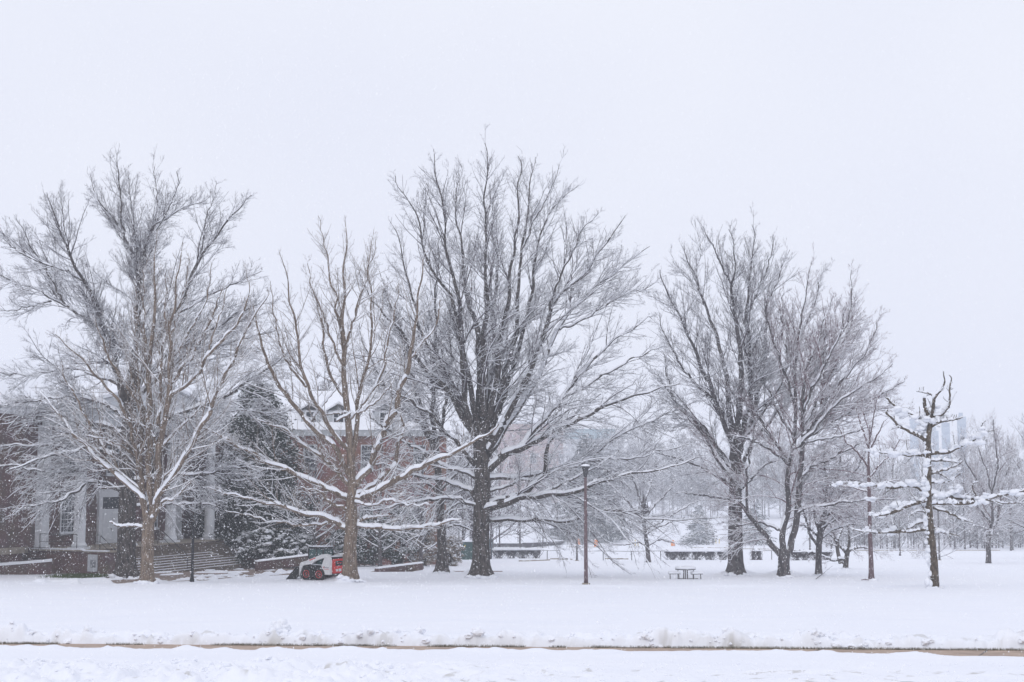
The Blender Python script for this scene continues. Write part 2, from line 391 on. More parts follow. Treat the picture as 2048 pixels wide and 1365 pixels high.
def finish_tree(root, org, trunk, limbs, spec, rng, mats, H, crown_c, flare=.7, l1_on_trunk=0, thin=1.0, twigk=1.0, snowk=1.0):
    """trunk: (pts, rad); limbs: (N,K,3),(N,K). Builds trunk, crown and snow parts under root."""
    sp = SPEC[spec]
    A = Acc(); tp, tr = trunk
    hh = tp[:, 2] - org[2]
    tr2 = tr * (1 + flare * np.exp(-np.maximum(hh, 0) / .38))
    n = 14; ang = 2 * np.pi * np.arange(n) / n
    rough = 1 + (.10 * np.exp(-np.maximum(hh, 0) / .5) + .035)[None, :, None] * np.sin(ang * 5 + rng.random() * 6)[None, None, :] + rng.normal(0, .02, (1, len(tp), n))
    tubes(A, tp[None], tr2[None], n, rough)
    lp, lr = limbs
    tubes(A, lp, lr, 7)
    A.build('trunk', M[mats[0]], root, org)
    zr = (org[2], org[2] + H)
    sl = [segs(lp, lr, .08)]
    if l1_on_trunk: sl.append(segs(tp[None], tr[None], l1_on_trunk))
    sg0 = catseg(sl)
    p0 = None
    if sp['L0']:
        d, a, lf, mn, mx, up, ou = sp['L0']
        p0, r0 = spawn(sg0, rng, d * thin, a, lf, mn, mx, up, ou, crown_c, 14, .5, .008, .085, .035, zr, .09)
        r0 = np.maximum(r0, .008); sg0 = catseg([sg0, segs(p0, r0, .06)])
    d, a, lf, mn, mx, up, ou = sp['L1']
    p1, r1 = spawn(sg0, rng, d * thin, a, lf, mn, mx * twigk, up, ou, crown_c, 7, .6, sp['rt'] * 1.3, .10, .05, zr, .06)
    d, a, lf, mn, mx, up, ou = sp['L2']
    s1 = segs(p1, r1, .15); tips = segs(lp, lr, .6)
    p2, r2 = spawn(catseg([s1, tips]), rng, d * thin, a, lf, mn * twigk, mx * twigk, up, ou, crown_c, 5, .6, sp['rt'], .12, .06, zr, .02)
    d, a, lf, mn, mx, up, ou = sp['L3']
    s2 = segs(p2, r2, .15)
    p3, r3 = spawn(s2, rng, d * thin, a, lf, mn * twigk, mx * twigk, up, ou, crown_c, 3, .7, sp['rt'], .12, .06, zr, .01)
    C = Acc()
    if p0 is not None: tubes(C, p0, r0, 5)
    tubes(C, p1, r1, 4); tubes(C, p2, r2, 3); tubes(C, p3, r3, 3)
    C.build('crown', M[mats[1]], root, org)
    Sn = Acc(); da, db = sp['snow']; da *= snowk
    snowcap(Sn, lp, lr, rng, da, db * snowk, 1, True, *((.98, .30, .28) if spec == 'thorn' else (.68, .36, .08)))
    if p0 is not None: snowcap(Sn, p0, r0, rng, da, db * snowk, .95, True, .62, .28, .10)
    B = Acc()
    snowcap(B, p1, r1, rng, da, db * snowk, .92); snowcap(B, p2, r2, rng, da * .9, db * snowk, .85); snowcap(B, p3, r3, rng, da * .7, db, sp['p3'])
    Sn.add(np.concatenate(B.v), np.concatenate(B.f))
    Sn.build('snow', M['snow'], root, org)['kind'] = 'stuff'
    return len(p1), len(p2), len(p3)
MOUNDS = []
def traced_tree(name, label, base, trunk, limbs, spec, seed, mats, group=None, H=22, flare=.7, thin=1, twigk=1, mound=(.3, 1.1), K=52, gs=1.0, snowk=1.0, l1_on_trunk=0):
    rng = np.random.default_rng(seed); g0 = G(*base); Y0 = g0[1]; sc = Y0 / F
    root = empty(name, g0, label, 'tree', group)
    tk = parse(trunk)
    tp = np.array([P(x, y, Y0) for x, y, _ in tk]); tr = np.array([w_ * sc / 2 for _, _, w_ in tk])
    tp = np.concatenate([[tp[0] - [0, 0, .3]], tp]); tr = np.concatenate([[tr[0]], tr])
    tp, tr, _ = resample(tp, tr, 48)
    samp = [np.array([[x, y, 0] for x, y, _ in [tuple(np.array(tk[i]) * (1 - t) + np.array(tk[i + 1]) * t) for i in range(len(tk) - 1) for t in np.linspace(0, 1, 8)]])]
    LP = []; LR = []
    for i, s in enumerate(limbs):
        g = GCYC[(i + seed) % 12] * gs
        if isinstance(s, tuple): s, g = s
        if g > 0: g *= .45
        k = [(x, y + .055 * max(0, 820 - y), w_ * (1 - .32 * min(1, max(0, 820 - y) / 380))) for x, y, w_ in parse(s)] if H > 15 else parse(s); al = np.concatenate(samp)
        near = al[np.argmin((al[:, 0] - k[0][0]) ** 2 + (al[:, 1] - k[0][1]) ** 2)]
        dy = near[2]; q = []; pr = None
        for x, y, w_ in k:
            if pr is not None: dy += g * math.hypot(x - pr[0], y - pr[1]) * sc
            pr = (x, y); q.append((x, y, dy))
        p3 = np.array([P(x, y, Y0 + d_) for x, y, d_ in q]); r3 = np.array([w_ * sc / 2 for _, _, w_ in k])
        pp, rr, L = resample(p3, r3, K)
        wv = rng.normal(0, 1, (K, 3)); 
        for _ in range(3): wv[1:-1] = .25 * wv[:-2] + .5 * wv[1:-1] + .25 * wv[2:]
        wv[0] = 0; pp = pp + wv * (min(.04, .014 * L) if spec == 'thorn' else min(.12, .014 * L))
        LP.append(pp); LR.append(np.maximum(rr, .006))
        qa = np.array(q); samp.append(np.concatenate([qa[j] + (qa[j + 1] - qa[j]) * np.linspace(0, 1, 8)[:, None] for j in range(len(qa) - 1)]))
    cc = g0 + [0, 0, H * .3]
    cnt = finish_tree(root, g0, (tp, tr), (np.array(LP), np.array(LR)), spec, rng, mats, H, cc, flare, l1_on_trunk, thin, twigk, snowk)
    print(name, cnt, 'Y', round(Y0, 1))
    return root
def grown_limbs(org, H, spread, rng, nl, first=.25, r0=.2, lean=(0, 0), up=.5, K=20):
    """A trunk and its main limbs, grown from numbers instead of traced."""
    tz = np.linspace(-.3, H * .92, 12)
    tp = np.stack([org[0] + lean[0] * tz / H + .012 * H * np.sin(tz * .5 + rng.random() * 6) * tz / H, org[1] + lean[1] * tz / H + 0 * tz, org[2] + tz], -1)
    tr = r0 * np.clip(1 - tz / H, .04, 1) ** .8
    tp, tr, _ = resample(tp, tr, 30)
    LP = []; LR = []
    for i in range(nl):
        f = first + (1 - first) * .86 * (i / max(nl - 1, 1)) ** 1.1
        a = i * 2.4 + rng.uniform(-.5, .5); f = min(f, .93)
        k = f * 29; k0 = int(k); p0 = tp[k0]; rr = tr[k0] * .62
        L = spread * (1.0 - .55 * f) * rng.uniform(.75, 1.2) + .1 * H * (1 - f)
        el = up + .75 * f + rng.uniform(-.12, .12)
        d = np.array([math.cos(a) * math.cos(el), math.sin(a) * math.cos(el), math.sin(el)])
        q = [p0]
        for j in range(5):
            q.append(q[-1] + d * L / 5); d = nrm(d + np.array([0, 0, .09]) + rng.normal(0, .10, 3))
        pp, rq, _ = resample(np.array(q), np.linspace(rr, .01, 6), K); LP.append(pp); LR.append(rq)
    return (tp, tr), (np.array(LP), np.array(LR))
def grown_tree(name, label, base, H, spread, spec, seed, mats, group=None, nl=12, first=.25, r0=.2, up=.5, thin=1., twigk=1., lean=(0, 0), snowk=1., mound=(.2, .8)):
    rng = np.random.default_rng(seed); g0 = G(*base) if len(base) == 2 else P(*base)
    root = empty(name, g0, label, 'tree', group)
    tk, lb = grown_limbs(g0, H, spread, rng, nl, first, r0, lean, up)
    c = finish_tree(root, g0, tk, lb, spec, rng, mats, H, g0 + [0, 0, H * .3], .5, .5, thin, twigk, snowk)
    print(name, c, 'Y', round(g0[1], 1)); return root
# ---------------------------------------------------------------- ground: snow, sidewalk, cleared walk
def lump(x, y, s): return np.maximum(0, fbm(x, y, s, 3) - .42) / .4
MND = [(262, 1160, .45, 1.3), (228, 1156, .42, .5), (200, 1163, .22, 2.2), (296, 1167, .12, .8), (700, 1165, .12, 1.0), (686, 1166, .30, .45), (962, 1152, .38, 1.4), (938, 1153, .3, .7), (884, 1146, .28, .9),
       (1472, 1150, .45, 1.3), (1452, 1152, .25, .8), (1568, 1150, .35, 1.2), (1637, 1150, .12, .6), (1871, 1177, .08, .7), (1548, 1153, .2, 1.0)]
MNDW = [(*G(a, b)[:2], h, s) for a, b, h, s in MND]
def poly_line(px, pts):
    xs, ys = zip(*pts); return np.interp(px, xs, ys)
WTOP = [(200, 1152), (236, 1151), (480, 1130), (560, 1127), (640, 1127), (690, 1140), (700, 1141.2), (1000, 1141.2)]
WBOT = [(200, 1160), (236, 1167), (400, 1161), (520, 1152), (640, 1147.5), (690, 1146), (700, 1143.6), (1000, 1143.2)]
def side_v(x, y): return y - (35.3 - .083 * x)
def terrain(x, y):
    z0 = zb(y)
    px, py = proj(x, np.maximum(y, 5), zb(np.maximum(y, 5)))
    z = z0 + .09 * (fbm(x / 9, y / 9, 3) - .5) + .035 * (fbm(x / 1.6, y / 2.2, 9) - .5) * (y < 130)
    for mx, my, h, s in MNDW:
        z = z + h * np.exp(-((x - mx) ** 2 + (y - my) ** 2) / (2 * (.62 * s) ** 2))
    z = z + 5.5 * sst(420, 482, y) * sst(980, 1040, px)
    z = z + sst(384, 404, y) * (1.6 + 2.8 * sst(1150, 1060, px)) * sst(930, 1000, px) * sst(1330, 1270, px)
    z = z + .13 * (fbm(x / 3.5, y / 9, 13) - .5) * sst(40, 44, y) * sst(95, 75, y)
    # a trodden line along the near edge of the trees
    yl = 73.6 + .25 * np.sin(x / 7.0) + .5 * (fbm(x / 2.5, x * 0, 21) - .5)
    z = z + (px > 730) * (.10 * np.exp(-((y - yl) / .55) ** 2) * (fbm(x / 1.3, y / 1.3, 5) * 1.6) - .07 * np.exp(-((y - yl - 1.6) / .9) ** 2))
    z = z + (px < 700) * (.22 * sst(.45, .75, fbm(x / 1.1, y / 1.1, 6)) * np.exp(-((py - 1166 + .004 * (px - 250)) / 2.2) ** 2) * (px < 160))
    # cleared walk by the steps with shovelled ridges
    top = poly_line(px, WTOP); bot = poly_line(px, WBOT)
    wob = 2.2 * (fbm(x / .8, y / .8, 33) - .5) * (px < 690)
    mk = sst(-.6, .6, py - top + wob) * sst(-.6, .6, bot - py + wob) * (px > 200) * (px < 1010) * (y > 20)
    mk = mk * np.where(px > 690, sst(.34, .44, fbm(x / 2.2, x * 0, 44)), 1)
    thin_ = sst(.64, .70, fbm(x / 1.1, y / 2.2, 71)) * (px < 690)
    z = z * (1 - mk) + mk * (z0 - .10 + .14 * thin_)
    for (xa, ya, xb, yb, h, sg_) in ((300, 1162, 560, 1145, .20, .55), (560, 1145, 625, 1140, .40, .7), (470, 1137, 650, 1133, .20, .6), (570, 1158, 690, 1160, .22, .7)):
        t = np.clip((px - xa) / (xb - xa), 0, 1); pc = ya + (yb - ya) * t
        yc = F * HCAM / (pc - 1070)
        inr = sst(xa - 20, xa + 10, px) * sst(xb + 20, xb - 10, px)
        z = z + inr * h * np.exp(-((y - yc) / sg_) ** 2) * (.35 + 1.0 * lump(x / .7, y / .7, 52))
    # sidewalk groove and its two banks
    v = side_v(x, y)
    e = 1.72 + .38 * (fbm(x / 1.3, x * 0, 61) - .5) + .22 * (vn(x / .38, x * 0 + 3, 62) - .5) + .75 * sst(9.0, 10.2, x) - .35 * sst(-6, -12, x)
    near = sst(-e + .03, -e - .10, v)
    far = sst(.02 + .10 * vn(x / .3, x * 0, 63), .26 + .16 * vn(x / .22, x * 0, 64), v)
    bank = np.maximum(near, far)
    hb = far * (np.exp(-((v - .5) / .8) ** 2) * (.05 + .22 * lump(x / .6, v / .5, 65) + .14 * np.abs(vn(x / .24, v / .2, 66) - .5) * 2 + .06 * vn(x / .1, v / .1, 59)) + np.exp(-((v - 1.7) / 1.1) ** 2) * .16 * lump(x / .9, v / .8, 67) ** 1.5
                + .03 * fbm(x / .3, y / .3, 68) * sst(4, 2, v))
    hn = near * (.05 * (fbm(x / .7, y / .8, 69) - .4) * sst(-4.5, -1.5, v) + sst(-2.4, -1.5, v) * .26 * np.maximum(fbm(x / .55, v * .4, 73, 3) - .44, -.06))
    clod = sst(31.5, 28.0, y) * (.22 + .78 * sst(3, -5, x)) * (.26 * lump(x / .55, y / .7, 70) + .08 * lump(x / .16, y / .2, 72))
    zz = z + hb + hn + clod * (y > 8)
    groove = (v > -4) & (v < 4)
    return np.where(groove, zz * bank + (z0 - .20) * (1 - bank), zz)
def grid(xs_, ys_, fn):
    X, Y = np.meshgrid(xs_, ys_); return X, Y
k = np.concatenate([np.linspace(-.95, -.40, 45)[:-1], np.linspace(-.40, .40, 900), np.linspace(.40, .95, 45)[1:]])
ys = np.concatenate([np.linspace(-14, 24, 40)[:-1], np.arange(24, 40, .075), np.arange(40, 72, .5), np.arange(72, 112, .22), np.arange(112, 200, 1.2), np.linspace(200, 420, 60), np.linspace(430, 880, 24)])
KK, YY = np.meshgrid(k, ys); XX = KK * (YY + 14.5)
ZZ = terrain(XX, YY)
nc = len(k); nr_ = len(ys)
ii = (np.arange(nr_ - 1)[:, None] * nc + np.arange(nc - 1)[None]).ravel()
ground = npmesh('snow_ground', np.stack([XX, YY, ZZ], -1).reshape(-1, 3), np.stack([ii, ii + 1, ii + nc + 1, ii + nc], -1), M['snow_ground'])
tag(ground, kind='structure')
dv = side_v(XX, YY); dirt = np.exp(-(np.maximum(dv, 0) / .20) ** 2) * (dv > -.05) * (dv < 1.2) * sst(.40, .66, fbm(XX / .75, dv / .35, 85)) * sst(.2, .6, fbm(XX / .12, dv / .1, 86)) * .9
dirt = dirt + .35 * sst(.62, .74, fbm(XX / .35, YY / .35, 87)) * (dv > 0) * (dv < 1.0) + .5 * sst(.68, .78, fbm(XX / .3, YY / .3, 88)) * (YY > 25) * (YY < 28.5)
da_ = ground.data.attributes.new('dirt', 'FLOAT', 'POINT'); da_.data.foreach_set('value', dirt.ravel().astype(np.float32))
def strip_grid(name, xs_, f0, f1, n, m, dz, kind='structure'):
    A = []
    for j in range(n + 1):
        yy = f0(xs_) + (f1(xs_) - f0(xs_)) * j / n
        A.append(np.stack([xs_, yy, zb(yy) + dz], -1))
    V = np.concatenate(A); c = len(xs_)
    i = (np.arange(n)[:, None] * c + np.arange(c - 1)[None]).ravel()
    return tag(npmesh(name, V, np.stack([i, i + 1, i + c + 1, i + c], -1), m), kind=kind)
sx_ = np.linspace(-28, 28, 120)
strip_grid('sidewalk', sx_, lambda x: 35.3 - .083 * x - 2.6, lambda x: 35.3 - .083 * x + .30, 2, M['pave'], -.065)
for i, xj in enumerate((7.4, 11.3, -3.2)):        # joints between the paving slabs, as thin dark lines
    jb = MB(); y0 = 35.3 - .083 * xj
    jb.box((xj - .012, y0 - 2.5, float(zb(y0)) - .062), (xj + .012, y0 + .2, float(zb(y0)) - .058), fr=lambda p: (p[0] + (p[1] - y0) * .45, p[1], float(zb(p[1])) - (.062 if p[2] < float(zb(y0)) - .06 else .058)))
    tag(jb.build('sidewalk_joint', M['black_metal']), kind='structure')
wp = np.linspace(205, 1005, 160)
def wrow(pts, d): return np.array([G(a, poly_line(a, pts) + d) for a in wp])
a_ = wrow(WTOP, -2.0); b_ = wrow(WBOT, 1.5)
V = np.concatenate([a_ + (b_ - a_) * t for t in np.linspace(0, 1, 5)]); V[:, 2] = zb(V[:, 1]) - .045
i = (np.arange(4)[:, None] * 160 + np.arange(159)[None]).ravel()
tag(npmesh('walkway', V, np.stack([i, i + 1, i + 161, i + 160], -1), M['walk']), kind='structure')

def blades(name, pts, h, wd, m, rng, lean=.5, kind='stuff', parent=None):
    n = len(pts); a = rng.uniform(0, 6.28, n); hh = h * rng.uniform(.5, 1.3, n)
    s = np.stack([np.cos(a), np.sin(a), 0 * a], -1) * wd
    l = np.stack([rng.normal(0, lean, n) * hh, rng.normal(0, lean, n) * hh, hh], -1)
    V = np.stack([pts - s, pts + s, pts + s * .3 + l, pts - s * .3 + l], 1).reshape(-1, 3)
    o = npmesh(name, V, np.arange(4 * n).reshape(-1, 4), m, parent, False)
    return tag(o, kind=kind) if kind else o
rng = np.random.default_rng(5)
gx = rng.uniform(-24, 24, 52000); gv = rng.uniform(0, 1, 52000) ** 1.6 * .15 - .02
keep = (fbm(gx / 1.1, gx * 0, 80) > .40 + gv * .9 - .07 * (gx > 4)); gx = gx[keep]; gv = gv[keep]
gy = 35.3 - .083 * gx + gv
kk_ = (terrain(gx, gy) < zb(gy) + .05) & (rng.random(len(gx)) < .4); gx = gx[kk_]; gy = gy[kk_]
tag(blades('sidewalk_grass', np.stack([gx, gy, np.maximum(terrain(gx, gy), zb(gy) - .065) - .012], -1), .06, .006, M['grass'], rng, .5), kind='stuff')
g1 = G(162, 1154); n = 9000; ax = rng.normal(0, 1, n); ay = rng.normal(0, .9, n)
gp = np.stack([g1[0] + ax * .85, g1[1] + .2 + ay * 1.3 - ax * .35, 0 * ax], -1); gp[:, 2] = terrain(gp[:, 0], gp[:, 1]) - .02
tag(blades('grass_patch', gp, .16, .012, M['grass_green'], rng, .5), kind='stuff')

# shovelled clods of snow and bits of turf along the bank
rg = np.random.default_rng(31)
n = 900; cx = rg.uniform(-22, 22, n); cv = np.abs(rg.normal(0, .45, n)) + .02; cr_ = (.016 + .10 * rng.random(n) ** 4) * np.where(fbm(cx / 1.4, cx * 0, 90) > .5, 1.25, .6)
cy_ = 35.3 - .083 * cx + cv; V, Fq = blobs(np.stack([cx, cy_, terrain(cx, cy_) + cr_ * .12], -1), cr_, rg, .8, True)
n2 = 1500; cx = rg.uniform(-20, 20, n2) ; cy_ = rg.uniform(25.3, 30.5, n2); cr_ = rg.uniform(.015, .07, n2) * (.5 + .6 * (cx < -2)) ; V2, F2 = blobs(np.stack([cx, cy_, terrain(cx, cy_) + cr_ * .1], -1), cr_, rg, .8)
tag(npmesh('snow_clods', np.concatenate([V, V2]), np.concatenate([Fq, F2 + len(V)]), M['snow_ground'], None, False), 'loose clods of shovelled snow along the sidewalk bank', 'snow', kind='stuff')

def lumpy_ball(name, c, rad, label, cat, seed, squash=.9):
    rg = np.random.default_rng(seed)
    bm = bmesh.new(); bmesh.ops.create_icosphere(bm, subdivisions=4, radius=1)
    V = np.array([v.co[:] for v in bm.verts]); fc = np.array([[v.index for v in f.verts] for f in bm.faces]); bm.free()
    a = np.arctan2(V[:, 1], V[:, 0]); e_ = V[:, 2]
    d = 1 + .35 * (fbm(a * 1.2 + 9, e_ * 1.6, seed, 3) - .5) + .45 * (fbm(a * 3 + 5, e_ * 4, seed + 3, 4) - .5)
    V = V * d[:, None] * np.array([rad, rad, rad * squash])
    o = npmesh(name, V, fc, M['snow']); o.location = c
    return tag(o, label, cat)
tsn_c = []; tsn_r = []
for (tx_, ty_, rr_) in ((962, 1156, .62), (253, 1157, .66), (295, 1168, .42), (700, 1165.5, .48), (884, 1147, .40), (1472, 1152.5, .56), (1568, 1155.5, .40), (1637, 1152, .24), (1743, 1161, .18), (1870, 1179, .24), (1691, 1139, .2)):
    g_ = G(tx_, ty_); n_ = 46; a_ = rg.uniform(math.pi * .95, math.pi * 2.05, n_); q_ = rr_ * rg.uniform(1.0, 1.5, n_)
    x_ = g_[0] + np.cos(a_) * q_; y_ = g_[1] + np.sin(a_) * q_
    tsn_c.append(np.stack([x_, y_, terrain(x_, y_) + rg.uniform(-.05, .10, n_) * (rr_ / .5) * (np.cos(a_ * 3 + tx_) > -.2)], -1)); tsn_r.append(rg.uniform(.07, .20, n_) * (.5 + rr_ * .8))
V, Fq = blobs(np.concatenate(tsn_c), np.concatenate(tsn_r), rg, .7, True)
tag(npmesh('trunk_drifts', V, Fq, M['snow_ground'], None, True), 'little drifts of snow banked against the feet of the trunks', 'snow', kind='stuff')
gb = G(558, 1281); rgb_ = np.random.default_rng(6); nb_ = 46
d_ = nrm(rgb_.standard_normal((nb_, 3))); zz_ = float(terrain(np.array([gb[0]]), np.array([gb[1]]))[0])
cb_ = np.array([gb[0], gb[1] + .05, zz_ + .14]) + d_ * np.array([.20, .16, .17]) * rgb_.uniform(.3, 1.05, (nb_, 1))
V, Fq = blobs(cb_, rgb_.uniform(.06, .15, nb_), rgb_, .85, True)
o_ = npmesh('snow_boulder', V - [gb[0], gb[1], zz_], Fq, M['snow_ground'], None, True); o_.location = (gb[0], gb[1], zz_)
tag(o_, 'big rough lump of packed snow resting on the bank behind the sidewalk', 'snow lump')

# ---------------------------------------------------------------- brick hall with the portico
O = P(158, 1097, 100.0); ZF = O[2] - .06         # portico floor
ux = np.array([*UA, 0]); nx = np.array([*NA, 0])
def fr(p): q = np.array([O[0], O[1], 0]) + ux * p[0] + nx * p[1]; return (q[0], q[1], p[2])
hall = empty('brick_hall', (*fr((8.6, -3.4, 0))[:2], ZF - 2), 'dark brick hall with tall white portico columns and wide steps, half hidden behind trees', 'building')
hall.location = (0, 0, 0)
def part(mb, name, m, parent=hall, label=None, smooth=False):
    o = mb.build(name, m, parent, smooth)
    if label: o['label'] = label
    return o
WT = 10.1                                         # eaves height of the hall above the floor
zE = ZF + 9.3
part(MB().box((-20, -13, ZF - 4.5), (33, -3.4, zE), fr), 'wall', M['brick'])
part(MB().box((-20.3, -3.4, ZF - .25), (-1.2, -3.31, ZF + .18), fr), 'water_table', M['stone'])
part(MB().box((-20.5, -13.5, zE), (33.5, -2.9, zE + .55), fr), 'cornice', M['white_paint'])
rf = part(MB().prism([(-13.7, zE + .55), (-2.7, zE + .55), (-8.2, zE + 4.3)], -20.7, 33.7, lambda p: fr((p[1], p[0], p[2]))), 'roof', M['snow'])
# podium, steps and cheek walls
part(MB().box((-.9, -3.38, ZF - 3.2), (18.2, .85, ZF - .1), fr), 'podium', M['brick'])
part(MB().box((-1.0, -3.36, ZF - .1), (18.3, .95, ZF), fr), 'portico_floor', M['stone'])
sb = MB(); ss = MB()
nst = 11
for i in range(nst):
    w0 = .96 + i * .21; zt = ZF - .17 * (i + 1)
    sb.box((.62, w0, ZF - 3.4), (17.5, w0 + .30, zt), fr)
    if i >= 4: ss.box((.66 + .3 * ((i * 7) % 3), w0 + .05 if i < 7 else w0 + .02, zt), (17.4 - .35 * (10 - i) * ((i < 7) + .4), w0 + .20, zt + .035 + .012 * (i > 6)), fr)
part(sb, 'steps', M['step_stone']); part(ss, 'step_snow', M['snow'])
part(MB().box((-.9, .86, ZF - 3.4), (.60, 3.0, ZF - .16), fr), 'cheek_wall', M['brick'])
part(MB().box((17.53, .96, ZF - 3.6), (19.6, 3.4, ZF - .75), fr), 'cheek_wall', M['brick'])
part(MB().box((-.95, .97, ZF - .16), (.64, 3.05, ZF - .08), fr), 'coping', M['stone'])
rgs = np.random.default_rng(2)
sc_ = MB()
for q in range(26):
    t0 = -3.2 + q * .24
    sc_.box((-1.02, t0, ZF + .0), (-.55 - .25 * rgs.random(), t0 + .26, ZF + .05 + .05 * rgs.random()), lambda p: fr((p[0], min(p[1], 3.0), p[2] if p[1] < .9 else p[2] - .08)))
part(sc_, 'ledge_snow', M['snow'])
# columns, pilasters, entablature
HC = 8.65
for t in (0, 5.77, 11.53, 17.3):
    q = fr((t, 0, ZF)); mb = MB()
    mb.box((t - .55, -.55, ZF), (t + .55, .55, ZF + .16), fr)
    prof = [(.50, .16), (.55, .22), (.55, .30), (.47, .38), (.44, .44), (.415, .50)] + [(.41 - .07 * (s ** 1.7), .5 + (HC - 1.1) * s) for s in np.linspace(0, 1, 8)] + [(.40, HC - .52), (.40, HC - .46), (.35, HC - .44), (.48, HC - .26)]
    mb.lathe(q, prof, 24)
    mb.box((t - .52, -.52, ZF + HC - .26), (t + .52, .52, ZF + HC), fr)
    part(mb, 'column', M['white_paint'])
for t in (0, 17.3):
    mb = MB(); mb.box((t - .42, -3.39, ZF), (t + .42, -2.85, ZF + HC), fr); mb.box((t - .5, -3.39, ZF), (t + .5, -2.76, ZF + .25), fr)
    part(mb, 'pilaster', M['white_paint'])
mb = MB(); mb.box((-.65, -2.88, ZF + HC), (17.95, .65, ZF + HC + .62), fr); mb.box((-.6, -2.87, ZF + HC + .62), (17.9, .6, ZF + HC + 1.15), fr); mb.box((-1.0, -2.86, ZF + HC + 1.15), (18.3, 1.0, ZF + HC + 1.45), fr)
part(mb, 'entablature', M['grey_trim'])
zt = ZF + HC + 1.45
part(MB().prism([(-.6, zt), (17.9, zt), (8.65, zt + 1.9)], -6.5, .7, fr), 'pediment', M['white_paint'])
part(MB().prism([(-1.2, zt + .02), (8.65, zt + 1.95), (18.5, zt + .02), (18.5, zt + .25), (8.65, zt + 2.2), (-1.2, zt + .25)], -6.6, 1.05, fr), 'portico_roof', M['snow'])
def window(parent, f, t0, t1, z0, z1, wf, mf=None, rows=4, cols=3, sill=True):
    """Frame with its sill, bars, and the pane behind; wf = wall face, outward is +."""
    d = .07; fw = .11; mb = MB()
    mb.box((t0, wf + .004, z0), (t0 + fw, wf + d, z1), f); mb.box((t1 - fw, wf + .004, z0), (t1, wf + d, z1), f)
    mb.box((t0 + fw, wf + .004, z1 - fw), (t1 - fw, wf + d, z1), f); mb.box((t0 + fw, wf + .004, z0), (t1 - fw, wf + d, z0 + fw), f)
    for c in range(1, cols):
        x = t0 + (t1 - t0) * c / cols; mb.box((x - .018, wf + .03, z0 + fw), (x + .018, wf + .052, z1 - fw), f)
    for r_ in range(1, rows):
        z = z0 + (z1 - z0) * r_ / rows; s_ = .035 if r_ * 2 == rows else .018
        mb.box((t0 + fw, wf + .031, z - s_), (t1 - fw, wf + .054, z + s_), f)
    w_ = mb.build('window', mf or M['white_paint'], parent)
    MB().box((t0 + fw, wf + .006, z0 + fw), (t1 - fw, wf + .02, z1 - fw), f).build('pane', M['glass'], w_)
    if sill:
        mb = MB(); mb.box((t0 - .1, wf + .003, z0 - .12), (t1 + .1, wf + .16, z0 - .003), f); mb.build('sill', mf or M['white_paint'], w_)
    return w_
for t in (2.35, 13.2):
    window(hall, fr, t, t + 1.75, ZF + .95, ZF + 3.9, -3.4, None, 6, 4)
for t in (2.45, 7.8, 13.3): window(hall, fr, t, t + 1.6, ZF + 5.2, ZF + 7.4, -3.4, None, 4, 3)
for t in (20.5, 25): window(hall, fr, t, t + 1.6, ZF + .95, ZF + 3.6, -3.4, None, 4, 3); 
mb = MB(); mb.box((6.8, -3.395, ZF), (7.25, -3.2, ZF + 3.5), fr); mb.box((9.85, -3.395, ZF), (10.3, -3.2, ZF + 3.5), fr); mb.box((6.7, -3.395, ZF + 3.5), (10.4, -3.15, ZF + 4.1), fr)
ds = part(mb, 'door_surround', M['white_paint'])
mb = MB(); mb.box((7.252, -3.392, ZF + .02), (9.848, -3.30, ZF + 2.6), fr)
for a, b in ((7.45, 8.42), (8.68, 9.65)):
    for z0, z1 in ((.3, 1.15), (1.35, 2.35)): mb.box((a, -3.3, ZF + z0), (b, -3.275, ZF + z1), fr)
dr = part(mb, 'door', M['white_paint'])
MB().box((8.48, -3.3, ZF + 1.05), (8.53, -3.22, ZF + 1.2), fr).build('handle', M['black_metal'], dr)
MB().box((7.252, -3.392, ZF + 2.602), (9.848, -3.33, ZF + 3.498), fr).build('transom_pane', M['glass'], hall)
# louvred vent in the cheek wall
def side(p): return fr((-.9 - p[1], p[0], p[2]))     # p = (along n, outwards, z)
mb = MB(); za, zb_ = ZF - 1.45, ZF - .30
mb.box((1.42, .004, za), (1.62, .07, zb_), side); mb.box((2.08, .004, za), (2.2, .07, zb_), side); mb.box((1.62, .004, zb_ - .36), (2.08, .07, zb_), side); mb.box((1.62, .004, za), (2.08, .07, za + .26), side)
for q in range(6): mb.box((1.62, .012, za + .29 + q * .09), (2.08, .05, za + .33 + q * .09), side)
vf = part(mb, 'vent', M['grey_trim'])
MB().box((1.62, .004, za + .26), (2.08, .010, zb_ - .36), side).build('vent_opening', M['glass'], vf)
# handrails
def rail(pts, name='handrail', up=.95, posts=(0, -1), r_=.025):
    mb = MB(); mb.tube([fr((a, b, z + up)) for a, b, z in pts], r_, 6); mb.tube([fr((a, b, z + up * .5)) for a, b, z in pts], r_ * .6, 6)
    for i in posts:
        a, b, z = pts[i]; mb.tube([fr((a, b, z - .1)), fr((a, b, z + up))], r_, 6)
    return part(mb, name, M['black_metal'])
rail([(-.75, -2.7, ZF), (-.75, .35, ZF)], up=1.05)
for t in (1.0, 17.2): rail([(t, .6, ZF), (t, 1.0, ZF), (t, 3.2, ZF - 1.75)], up=.95, posts=(0, 1, 2))
rail([(8.9, .6, ZF), (8.9, 1.0, ZF), (8.9, 3.2, ZF - 1.75)], up=.95, posts=(0, 2))

